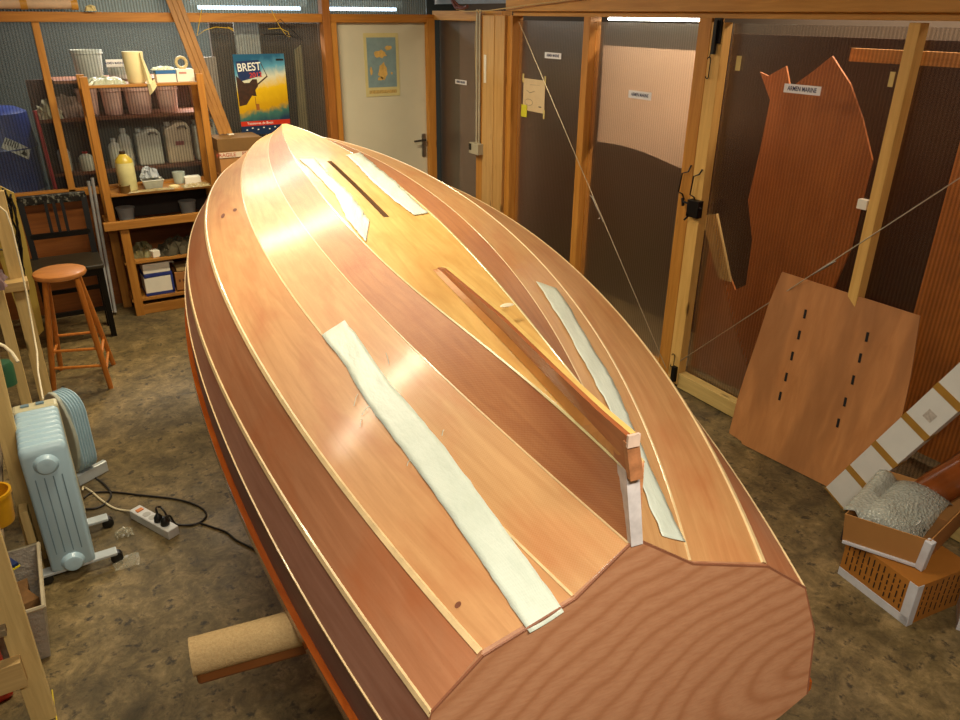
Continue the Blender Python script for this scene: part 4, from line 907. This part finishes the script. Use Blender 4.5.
ch = thing('wooden_chair', (.08, 5.72, 0), 'old black slat-back wooden chair with worn paint behind the stool', 'chair')
obj('seat', MB().box((.075, 5.64, .535), (.43, .37, .03)), plain('worn_black_seat', (44, 38, 26), .45, var=.5, scale=30), ch, bevel=.008)
for x in (-.1, .265):
    obj('leg', MB().bar((x+.0, 5.45, .52), (x+(.03 if x > 0 else -.03), 5.43, 0) if x < 0 else (.27, 5.68, 0), .036, .036) if False else MB().bar((x, 5.5, .52), (x, 5.54, 0), .036, .036), CH, ch)
    obj('back_post', MB().bar((x+(.01 if x < 0 else -.0), 5.78, 0), (x-.0, 5.79, .52), .036, .04).bar((x, 5.79, .5), (x-(.01 if x < 0 else -.01), 5.86, .945), .036, .034), CH, ch)
obj('top_rail', MB().bar((-.125, 5.855, .935), (.29, 5.855, .935), .03, .065, up=(0, 0, 1)), FLAKE, ch, bevel=.008)
obj('back_rail', MB().bar((-.1, 5.815, .695), (.27, 5.815, .695), .026, .035), CH, ch)
for x in (.035, .085, .135): obj('slat', MB().bar((x, 5.818, .7), (x, 5.85, .92), .02, .026), CH, ch)
obj('stretcher', MB().bar((-.1, 5.52, .22), (.265, 5.52, .22), .02, .03), CH, ch); obj('stretcher', MB().bar((-.1, 5.78, .3), (.265, 5.78, .3), .02, .03), CH, ch)
obj('seat_rail', MB().box((.075, 5.5, .495), (.38, .022, .055)), CH, ch)
for k, x in enumerate((.335, .362)):
    tag(obj('metal_tube', MB().tube([(x-.035, 5.97, .02), (x, 6.02, 1.0+k*.02)], .011, 10), plain('dull_aluminium', (190, 190, 190), .4, .3)), ('left' if k == 0 else 'right')+' one of two silvery tubes leaning beside the shelf unit', 'tube', 'metal tubes beside the shelf')

HB = plain('pale_blue_enamel', (178, 206, 218), .35, coat=.2, var=.03, scale=3)
HBD = plain('blue_groove', (112, 138, 152), .5); IV = plain('ivory_plastic', (200, 192, 156), .4, var=.04); FOOT = plain('grey_foot_metal', (190, 196, 196), .35, .2)
def radiator(c, ang, w, h, depth, n, z0, label, oval=False):
    """oil-filled heater, fins stacked along its own forward axis from c (front) over depth"""
    c = Vector((c[0], c[1], 0)); F = Vector((math.cos(ang), math.sin(ang), 0)); R = Vector((F.y, -F.x, 0)); Z = Vector((0, 0, 1))
    root = thing('oil_radiator', c+F*depth/2, label, 'heater')
    def prof(sw, sh, dz=0):
        p = []; r = .42 if oval else .14
        W_ = w/2*sw; H0 = z0+dz; H1 = h-dz
        rr = w*r
        for (cx, cz_, a0) in ((W_-rr, H0+rr, -90), (W_-rr, H1-rr, 0), (-W_+rr, H1-rr, 90), (-W_+rr, H0+rr, 180)):
            for k in range(5):
                a = math.radians(a0+k*22.5); p.append((cx+rr*math.cos(a), cz_+rr*math.sin(a)))
        return p
    pitch = depth/n
    for k in range(n):
        rows = []
        for (d, s_, dz) in ((0, .86, .02), (pitch*.18, .97, .006), (pitch*.35, 1, 0), (pitch*.62, 1, 0), (pitch*.8, .95, .008), (pitch*.98, .78, .035)):
            rows.append([c+F*(k*pitch+d)+R*(x)+Z*z for x, z in prof(s_, 1, dz)])
        mb = MB().grid(rows, True); m = len(rows[0]); mb.f.append(list(range(m))[::-1]); mb.f.append([len(mb.v)-m+i for i in range(m)]); mb.sm = True
        obj('fin', mb, HB, root)
    return root, c, F, R, Z
root, c, F, R, Z = radiator((-.182, 2.885), math.pi/2+.02, .16, .625, .35, 8, .045, 'pale blue oil radiator with ribbed fins beside the pine rack, nearer of the two heaters')
for z in (.545, .085): obj('boss', MB().lathe(c+Z*z+F*.004, [(.045, 0), (.043, .006), (.036, .014), (.032, .022), (.027, .024), (.001, .02)], 26, axis=tuple(-F)), HB, root)
for k in range(4):
    x = -.048+.03*k; obj('groove', MB().bar(c+R*x+Z*.14-F*.0012, c+R*x+Z*.49-F*.0012, .004, .0015, up=tuple(F)), HBD, root)
obj('control_housing', MB().box(c+F*.385+Z*.34, (.165, .07, .565), ax=(R, F, Z)), IV, root, bevel=.012)
obj('switch', MB().box(c+F*.385+Z*.626+R*-.035, (.03, .018, .006), ax=(R, F, Z)).box(c+F*.385+Z*.626+R*.02, (.03, .018, .006), ax=(R, F, Z)), HBD, root)
for f_ in (.03, .3):
    ft = obj('foot', MB().bar(c+F*f_-R*.125+Z*.05, c+F*f_+R*.16+Z*.05, .05, .014), FOOT, root, bevel=.004)
    for s_ in (-.105, .155): obj('castor', MB().lathe(c+F*(f_-.018)+R*s_+Z*.024, [(.02, 0), (.024, .003), (.024, .033), (.02, .036)], 18, axis=tuple(F)), BLACK, ft)
root, c, F, R, Z = radiator((-.13, 3.66), math.radians(30), .21, .475, .08, 6, .06, 'rounded pale blue heater with ivory control face, further of the two heaters', True)
obj('control_face', MB().prism([c-F*.012+R*(.108*math.sin(a*math.pi/12))+Z*(.27+.22*math.cos(a*math.pi/12)) for a in range(24)], F*.02), plain('grey_ivory', (176, 180, 164), .4, var=.05), root, bevel=.006)
obj('knob', MB().box(c-F*.022+R*.0+Z*.40, (.025, .025, .05), ax=(R, F, Z)), IV, root, bevel=.004)
obj('knob', MB().lathe(c-F*.014+Z*.3-R*.02, [(.02, 0), (.018, .018), (.001, .018)], 16, axis=tuple(-F)), IV, root)
for s_ in (-.09, .05): obj('foot', MB().bar(c+R*s_-F*.02+Z*.03, c+R*s_+F*.14+Z*.03, .03, .06), FOOT, root, bevel=.005)

# pale pine rack along the left edge
rk = thing('pine_rack', (-.42, 3.0, 0), 'rough pale pine rack along the left edge, full of odds and ends', 'rack')
def up(x1, y1, z1, x0_, y0_, w, th, m=PINE_Z): obj('upright', MB().bar((x0_, y0_, 0), (x1, y1, z1), w, th, up=(0, 1, 0)), m, rk, bevel=.002)
up(-.322, 2.2, 1.35, -.335, 2.2, .07, .035)
up(-.268, 3.1, 1.2, -.315, 3.1, .062, .035)
up(-.262, 4.3, 1.35, -.285, 4.3, .05, .035)
up(-.178, 4.6, 1.25, -.2, 4.6, .07, .035)
up(-.85, 2.2, 1.35, -.85, 2.2, .07, .035); up(-.85, 4.5, 1.35, -.85, 4.5, .07, .035)
obj('cross_bar', MB().box((-.59, 2.165, .25), (.5, .04, .1)), PINE_X, rk, bevel=.002)
obj('cross_bar', MB().box((-.54, 4.55, .76), (.8, .1, .05)), PINE_X, rk, bevel=.002)
obj('cross_bar', MB().box((-.56, 3.14, .62), (.56, .035, .06)), PINE_X, rk)
obj('shelf_board', MB().box((-.6, 3.35, .42), (.5, 2.4, .02)), plain('grey_board', (130, 112, 84), .8), rk)
obj('shelf_board', MB().box((-.62, 3.35, .85), (.5, 2.4, .02)), plain('brown_board_top', (150, 110, 60), .8), rk)
# bits on and beside the rack
t_ = thing('storage_tub', (-.36, 2.62, 0), 'translucent grey plastic tub on the floor beside the near rack post', 'tub')
mb = MB(); P_ = [(-1, -1), (1, -1), (1, 1), (-1, 1)]; c0 = Vector((-.385, 2.62, .01))
for k in range(4):
    a, b2 = P_[k], P_[(k+1) % 4]
    mb.face([c0+Vector((a[0]*.085, a[1]*.15, 0)), c0+Vector((b2[0]*.085, b2[1]*.15, 0)), c0+Vector((b2[0]*.11, b2[1]*.19, .25)), c0+Vector((a[0]*.11, a[1]*.19, .25))])
mb.face([c0+Vector((x*.085, y*.15, 0)) for x, y in P_]); obj('tub_body', mb, film('frosted_tub', (176, 164, 148), .75, .4), t_, solid=.003)
obj('tub_rim', MB().tube([c0+Vector((x*.112, y*.192, .25)) for x, y in P_+P_[:1]], .009, 6), plain('frosted_rim', (184, 170, 140), .5), t_)
tag(obj('offcut_pile', noisy(MB().box((-.39, 2.62, .1), (.12, .2, .16)).box((-.37, 2.6, .19), (.1, .14, .04), .4), .008, 4), plain('brown_offcut', (120, 84, 44), .9, var=.4)), 'brown offcuts inside the grey plastic tub', 'offcuts')
box_thing('board', (-.305, 3.0, .16), (.03, .07, .32), 0, PINE_Z, 'short pine board standing left of the near radiator', 'board')
YB = plain('yellow_plastic', (206, 150, 20), .4)
tag(obj('bucket', MB().lathe(at(-1, 522, 2, .432), [(.05, 0), (.053, .01), (.062, .115), (.066, .115), (.066, .128), (.058, .128), (.048, .02)], 24), YB), 'orange-yellow bucket on the middle rack shelf', 'bucket')
tag(obj('tray', MB().lathe((-.42, 2.95, .012), [(.1, 0), (.11, .03), (.12, .035), (.11, .035), (.1, .012)], 24), YB), 'shallow orange-yellow dish on the floor behind the tub', 'dish')
bk = thing('folder', (-.47, 2.5, .43), 'dark blue folder with a bright yellow edge on the rack shelf', 'folder')
obj('cover', MB().box((-.46, 2.52, .445), (.2, .28, .012), .5), plain('navy_cover', (24, 44, 88), .4), bk); obj('edge', MB().box((-.46, 2.52, .437), (.204, .284, .006), .5), plain('bright_yellow', (226, 206, 20), .5), bk)
tag(obj('bag', MB().box((-.47, 2.38, .13), (.1, .1, .26), .2), plain('red_film', (206, 50, 24), .35, coat=.5), bevel=.02), 'shiny red bag low behind the near rack post', 'bag')
tag(obj('sack', MB().box((-.53, 2.62, .3), (.14, .16, .22), .2), plain('lemon_film', (226, 206, 10), .4), bevel=.02), 'bright yellow packet above the red bag', 'packet')
box_thing('carton', (-.42, 3.6, .56), (.2, .3, .26), .1, plain('orange_carton', (166, 102, 40), .8), 'orange-brown carton on the middle rack shelf', 'box')
tag(obj('jar', MB().lathe((-.32, 4.0, .43), [(.045, 0), (.048, .1), (.04, .12), (.001, .12)], 18), plain('green_jar', (50, 96, 66), .4)), 'dark green jar on the rack shelf near the radiator top', 'jar')
crumple('rags', (-.33, 4.25, .86), (.2, .25, .16), .02, plain('mauve_rag', (120, 96, 96), .9, var=.5), 'mauve and grey rag bundle on the upper rack board', 'rags', 41)
tag(obj('box', MB().box((-.42, 4.15, .925), (.1, .16, .12), .1), plain('blue_box', (40, 70, 140), .5), bevel=.003), 'small blue box on the upper rack board', 'box')
YBD = lumber('yellow_panel_board', (176, 148, 66), (198, 170, 84), 'z', knots=False)
pts = [at(0, 186, 1, 5.2), at(14, 193, 1, 5.2), at(26, 240, 1, 5.2), at(44, 330, 1, 5.2), at(30, 345, 1, 5.2), at(0, 260, 1, 5.2)]
tag(obj('board', MB().prism(pts, (0, .015, 0)), YBD), 'yellowish panel standing at the far end of the rack with black cables over it', 'board')
mb = MB(); rr = random.Random(5)
for k in range(6):
    x0_ = 2+k*2.3; p = []
    for i in range(9):
        f = i/8; p.append(at(x0_+f*(20-k*1.0)+rr.uniform(-2.5, 2.5), 188+f*100+k*2, 1, 5.16-.006*k))
    mb.tube(p, .006, 6)
for k in range(3): mb.tube([at(2+9*math.cos(a*.5), 212+k*14+10*math.sin(a*.5), 1, 5.13-.01*k) for a in range(13)], .006, 6)
tag(obj('cable_bundle', mb, BLACK), 'tangled black cables hanging at the far end of the rack', 'cables')
tag(obj('cord', MB().tube([at(-5, 203, 1, 4.1), at(6, 212, 1, 4.1), at(12, 228, 1, 4.08), at(20, 262, 1, 4.05), at(27, 295, 1, 4.0), at(33, 330, 1, 3.9), at(37, 352, 1, 3.8), at(38, 372, 1, 3.6), at(43, 399, 1, 3.30)], .0045, 8), plain('white_flex', (220, 206, 170), .5)), 'white flex hanging from the rack down to the nearer radiator', 'cord')
tag(obj('cord', MB().tube([at(-6, 342, 1, 3.3), at(4, 346, 1, 3.3), at(12, 353, 1, 3.28), at(18, 362, 1, 3.25)], .007, 8), plain('white_flex', (220, 206, 170), .5)), 'short thick white flex at the left edge above the rack shelf', 'cord')

# power strip and floor cables
a = at(139, 510, 2, .045); b = at(168, 526, 2, .045); d = (b-a); d.z = 0; L_ = d.length+.03; rz = math.atan2(d.y, d.x); c0 = (a+b)/2
ps = thing('power_strip', (c0.x, c0.y, 0), 'white four-way power strip on the floor with two black plugs in it', 'power strip')
ax_ = (Vector((math.cos(rz), math.sin(rz), 0)), Vector((-math.sin(rz), math.cos(rz), 0)), Vector((0, 0, 1)))
obj('strip_body', MB().box((c0.x, c0.y, .0225), (L_+.04, .055, .045), ax=ax_), plain('white_strip', (206, 204, 200), .4), ps, bevel=.004)
obj('switch', MB().box(Vector((c0.x, c0.y, .047))-ax_[0]*(L_*.42), (.02, .03, .005), ax=ax_), plain('orange_switch', (214, 120, 40), .4), ps)
for k in (-.2, -.02): obj('socket', MB().lathe(Vector((c0.x, c0.y, .0452))+ax_[0]*(L_*k), [(.017, 0), (.017, .0012), (.001, .0012)], 18), plain('socket_grey', (176, 172, 164), .5), ps)
pl_ends = []
for k, lb in ((.17, 'black plug nearer the middle of the power strip'), (.36, 'black plug at the end of the power strip')):
    p = Vector((c0.x, c0.y, .046))+ax_[0]*(L_*k)
    tag(obj('plug', MB().lathe(p, [(.019, 0), (.02, .004), (.018, .022), (.01, .034), (.006, .04)], 16), BLACK), lb, 'plug', 'plugs in the power strip'); pl_ends.append(p+Vector((0, 0, .038)))
def fl(x, y, z=.006): return at(x, y, 2, z)
def smooth(P, n=8):
    P = [Vector(p) for p in P]; out = []
    for i in range(len(P)-1):
        p0 = P[max(i-1, 0)]; p1 = P[i]; p2 = P[i+1]; p3 = P[min(i+2, len(P)-1)]
        for k in range(n):
            t = k/n; out.append(.5*((2*p1)+(p2-p0)*t+(2*p0-5*p1+4*p2-p3)*t*t+(3*p1-p0-3*p2+p3)*t**3))
    return out+[P[-1]]
BC = plain('black_flex', (34, 26, 20), .5)
tag(obj('power_cable', MB().tube(smooth([(-.02, 3.72, .08), fl(90, 472), fl(104, 484), fl(111, 494), fl(106, 503), fl(96, 508), fl(85, 509), fl(78, 507)]), .005, 8), BC), 'black flex curling on the floor from the rounded heater', 'cable')
tag(obj('power_cable', MB().tube(smooth([fl(84, 498), fl(92, 493), fl(112, 492), fl(140, 495), fl(175, 499), fl(196, 505), fl(206, 513), fl(202, 521), fl(190, 525), fl(176, 524), fl(170, 516, .05), pl_ends[1]]), .0045, 8), BC), 'long black flex looping round to the plug at the strip end', 'cable')
tag(obj('power_cable', MB().tube(smooth([fl(200, 523), fl(212, 527), fl(226, 532), fl(236, 540), fl(250, 547), fl(275, 560), fl(300, 560)]), .0045, 8), BC), 'black flex running away under the dinghy', 'cable')
tag(obj('power_cable', MB().tube(smooth([pl_ends[0], pl_ends[0]+Vector((0, .01, .025)), fl(160, 507, .06), fl(164, 511, .05), fl(170, 520, .01), fl(180, 525), fl(196, 524)]), .0045, 8), BC), 'black flex from the middle plug of the power strip', 'cable')
tag(obj('power_cable', MB().tube(smooth([(-.1, 3.36, .12), fl(84, 487, .02), fl(92, 492), fl(100, 499), fl(112, 507), fl(122, 510), fl(133, 511, .02)]), .0045, 8), plain('white_flex', (220, 206, 170), .5)), 'white flex from the nearer radiator into the power strip', 'cable')
crumple('plastic_scrap', fl(126, 562, 0), (.1, .09, .012), .006, film('clear_scrap', (200, 190, 160), .3), 'clear crumpled plastic scrap on the floor right of the near radiator', 'scrap', 51)
crumple('plastic_scrap', fl(116, 532, 0)+Vector((.03, -.03, 0)), (.07, .06, .03), .006, film('clear_scrap', (200, 190, 160), .3), 'clear film scrap beside the radiator castor', 'scrap', 52)
tag(obj('straw', MB().tube([fl(52, 690, .004), fl(54, 705, .004), fl(57, 722, .004)], .0025, 6), plain('yellow_straw', (206, 180, 50), .5)), 'yellow plastic thread on the floor at the foot of the near rack post', 'thread')

# ---------------------------------------------------------------- right side: plywood panel, long carton, boxes
bl = Vector((2.965, 2.335, 0)); br = Vector((3.045, 1.78, 0)); tl = at(782, 272, 0, 3.125); nrm = (br-bl).cross(tl-bl).normalized()
def pp(x, y, off=0): return atp(x, y, bl+nrm*off, nrm)
if nrm.x > 0: nrm = -nrm
ply = thing('leaning_plywood', (bl+br)/2, 'reddish plywood panel with two rows of black slots leaning on the workshop door', 'plywood')
outl = [pp(782, 272), pp(920, 316), pp(911, 375), pp(900, 425), pp(880, 470), Vector(br)+Vector((0, -.06, .012)), pp(826, 486), pp(742, 444), pp(741, 441), pp(729, 433), pp(737, 400), pp(746, 372), pp(757, 340), pp(769, 303)]
for p in outl: p.z = max(p.z, .001)
PM = NT('okoume_panel'); v_ = PM.coord('Object', (10, 10, 1.2)); n_ = PM.noise(v_, 2, 5, .6, .5); n2_ = PM.noise(PM.coord('Object', (3, 3, .5)), 1.5, 3)
PM.bsdf(PM.mix(PM.ramp(n_, [(.3, lin((176, 116, 66))), (.7, lin((198, 136, 82)))]), lin((140, 92, 54)), PM.ramp(n2_, [(.52, (0, 0, 0, 1)), (.62, (.5, .5, .5, 1))])), .5, 0, .05)
obj('panel', MB().prism(outl, -nrm*.009), PM.m, ply)
SL = plain('slot_black', (14, 10, 8), .8)
for col_ in (((805, 314), (799, 335), (792, 356), (786, 377), (780, 396)), ((867, 337), (860, 358), (853, 380), (845, 402), (838, 423))):
    for x, y in col_:
        p = pp(x, y, .0008); u_ = (pp(x+1.6, y-7.5)-pp(x, y)).normalized()
        obj('slot', MB().box(p, (.012, .045, .002), ax=(u_.cross(nrm), u_, nrm)), SL, ply)
# long white carton bound with tape
lx = 2.93; A = at(825, 488, 0, lx); Bp = at(960, 362, 0, lx); dirL = (Bp-A).normalized(); P2 = at(845, 510, 0, lx)
wv_ = (P2-A); wv_ -= dirL*wv_.dot(dirL); wid = wv_.length; wd = wv_.normalized(); nx = dirL.cross(wd).normalized()
if nx.x > 0: nx = -nx
lc = thing('long_carton', (A+P2)/2+Vector((.03, 0, 0)), 'long flat white carton bound with brown tape, leaning in the right corner', 'box')
ctr = A+wd*wid/2-nx*.03; LL = 1.25
obj('carton_body', MB().box(ctr+dirL*(LL/2), (LL, wid, .06), ax=(dirL, wd, nx)), plain('white_carton', (212, 210, 204), .6, var=.04), lc, bevel=.002)
TP = plain('brown_packing_tape', (160, 118, 50), .35)
def along(x, y): return (at(x, y, 0, lx)-A).dot(dirL)
for x, y in ((848, 467), (874, 443), (904, 415), (936, 385)):
    s_ = along(x, y); obj('tape_band', MB().box(ctr+dirL*s_, (.034, wid+.003, .063), ax=(dirL, wd, nx)), TP, lc)
obj('tape_band', MB().box(ctr+dirL*.004-nx*.0, (.008, wid+.003, .063), ax=(dirL, wd, nx)), TP, lc)
s_ = along(916, 402); obj('stamp', MB().box(ctr+dirL*s_+nx*.0306-wd*.0+wd*wid*.05, (.045, .04, .0008), ax=(dirL, wd, nx)), plain('stamp_print', (180, 170, 160), .6, var=.3, scale=90), lc)
tag(obj('wrapped_tube', MB().tube([(2.9, 1.38, .12), (3.02, 1.2, .42), (3.12, 1.05, .72)], .075, 20), plain('amber_wrapped_tube', (120, 62, 26), .15, coat=.8, var=.5, scale=6)), 'brown shiny plastic-wrapped tube leaning behind the open carton', 'tube')
tag(obj('carton', MB().box((3.03, .82, .2), (.2, .3, .4)), plain('deep_brown_card', (110, 70, 38), .8)), 'brown carton in the right corner behind the wrapped tube', 'box')  # plain carton in deep brown cardboard
# lower printed carton
A0 = at(838, 573, 2, 0); B0 = at(906, 626, 2, 0); e = (B0-A0); e.z = 0; Lb = e.length; e.normalize(); g = Vector((-e.y, e.x, 0))
if g.x < 0: g = -g
lowc = thing('carton', (A0+B0)/2+g*.15, 'lower brown carton printed with black lines of text, white taped edges', 'box')
HB_ = .19; Db = .3; PC = plain('ochre_cardboard', (172, 110, 36), .75, var=.06)
obj('carton_body', MB().box((A0+B0)/2+g*Db/2+Z*HB_/2, (Lb, Db, HB_), ax=(e, g, Vector((0, 0, 1)))), PC, lowc, bevel=.002)
WT = plain('white_carton_edge', (206, 206, 212), .5)
obj('edge_tape', MB().box((A0+B0)/2-g*.001+Vector((0, 0, .018)), (Lb, .003, .036), ax=(e, g, BZ)), WT, lowc)
obj('edge_tape', MB().box(B0-e*.017-g*.001+Vector((0, 0, HB_/2)), (.036, .003, HB_), ax=(e, g, BZ)).box(B0+e*.001+g*.014+Vector((0, 0, HB_/2)), (.003, .03, HB_), ax=(e, g, BZ)), WT, lowc)
mb = MB(); rr = random.Random(2)
for k in range(12):
    u = .022+k*(Lb-.07)/11; z = .045+rr.uniform(0, .02)
    while z < HB_-.02:
        l = rr.uniform(.012, .04); l = min(l, HB_-.012-z); mb.box(A0+e*u-g*.0012+Vector((0, 0, z+l/2)), (.0045, .001, l), ax=(e, g, BZ)); z += l+rr.uniform(.006, .012)
for k in range(8):
    u = .05+k*.03; z = .03
    while z < HB_-.02:
        l = rr.uniform(.012, .04); l = min(l, HB_-.012-z); mb.box(B0+g*u+e*.0012+Vector((0, 0, z+l/2)), (.001, .0045, l), ax=(e, g, BZ)); z += l+rr.uniform(.006, .012)
pr_ = obj('print', mb, plain('black_print', (40, 24, 10), .7), lowc); pr_['kind'] = 'stuff'
# upper open carton with bubble wrap
zc0 = HB_+.004; zc1 = .335
Q = [at(845, 514, 2, zc1), at(931, 541, 2, zc1), at(975, 497, 2, zc1), at(886, 470, 2, zc1)]
ce = sum(Q, Vector())/4
upc = thing('carton', (ce.x, ce.y, zc0), 'open brown carton of bubble wrap on top of the printed carton', 'box')
Qb = [Vector((ce.x, ce.y, 0))+Vector((p.x-ce.x, p.y-ce.y, 0))*.93+Vector((0, 0, zc0)) for p in Q]
for k in range(4):
    a, b2, c2, d2_ = Q[k], Q[(k+1) % 4], Qb[(k+1) % 4], Qb[k]; nn = (b2-a).cross(c2-a).normalized(); ins = (Vector((ce.x, ce.y, a.z))-(a+b2)/2); 
    if nn.dot(ins) < 0: nn = -nn
    obj('side_panel', MB().prism([a, b2, c2, d2_], nn*.004), plain('tan_cardboard', (176, 124, 66), .75, var=.05), upc)
obj('bottom_panel', MB().prism(Qb, (0, 0, .004)), CARD, upc)
obj('edge_tape', MB().bar(Q[1]-BZ*.001, Qb[1], .03, .03).bar(Qb[0]+BZ*.008, Qb[1]+BZ*.008, .02, .014), WT, upc, bevel=.003)
BWm = NT('bubble_wrap_film'); vo = BWm.n('ShaderNodeTexVoronoi'); vo.inputs['Scale'].default_value = 90; BWm.l(BWm.coord(), vo.inputs['Vector'])
tr = BWm.n('ShaderNodeBsdfTransparent'); tr.inputs[0].default_value = (.9, .92, .9, 1); b_ = BWm.bsdf(lin((206, 210, 200)), .22, 0, .2, .8, vo.outputs['Distance'], 1, .006)
mx = BWm.n('ShaderNodeMixShader'); mx.inputs[0].default_value = .5; BWm.l(tr.outputs[0], mx.inputs[1]); BWm.l(b_.outputs[0], mx.inputs[2]); BWm.l(mx.outputs[0], BWm.out.inputs[0])
rows = []; rr = random.Random(11)
for i in range(15):
    row = []
    for j in range(13):
        fi = .05+.9*i/14; fj = -.1+1.03*j/12
        p = Q[0].lerp(Q[3], fi).lerp(Q[1].lerp(Q[2], fi), fj*.86+.03); e_ = math.sin(math.pi*min(1, fi*1.0))**.6*max(0, math.sin(math.pi*min(max(fj, 0), 1)))**.6
        hz0 = zc1-.06+.12*e_*(1-.45*fj)+.02*math.sin(fi*7+fj*3)
        if fj < .12: hz0 = zc1+.012-.03*max(0, -fj-.03)*10*.3
        p = Vector((p.x, p.y, hz0+rr.uniform(-.005, .005)))
        row.append(p)
    rows.append(row)
mb = MB().grid(rows); mb.sm = True
tag(obj('bubble_wrap', mb, BWm.m, solid=.003), 'crumpled clear bubble wrap filling the open carton', 'bubble wrap')
dd = Qb[0].lerp(Qb[2], .5)
tag(obj('dark_parts', noisy(MB().box(dd+Vector((.0, -.02, .05)), (.14, .1, .09), .4).box(dd+Vector((.05, .03, .045)), (.06, .12, .08), .9), .006, 3), plain('dark_green_parts', (34, 44, 38), .4)), 'dark greenish parts at the bottom of the open carton', 'parts')
tag(obj('white_plate', MB().lathe(dd+Vector((-.06, .02, .105)), [(.05, 0), (.085, .008), (.09, .012), (.05, .006)], 30), WHITE), 'white round plate under the bubble wrap in the open carton', 'plate')
box_thing('carton', (2.79, .82, .11), (.16, .3, .22), .5, WT, 'white carton at the right edge of the view beside the printed carton', 'box')
box_thing('board', tuple(at(842, 540, 0, 2.75)), (.012, .012, .2), 0, plain('dark_strip', (60, 54, 60), .5), 'thin dark upright strip between the long carton and the open carton', 'strip')
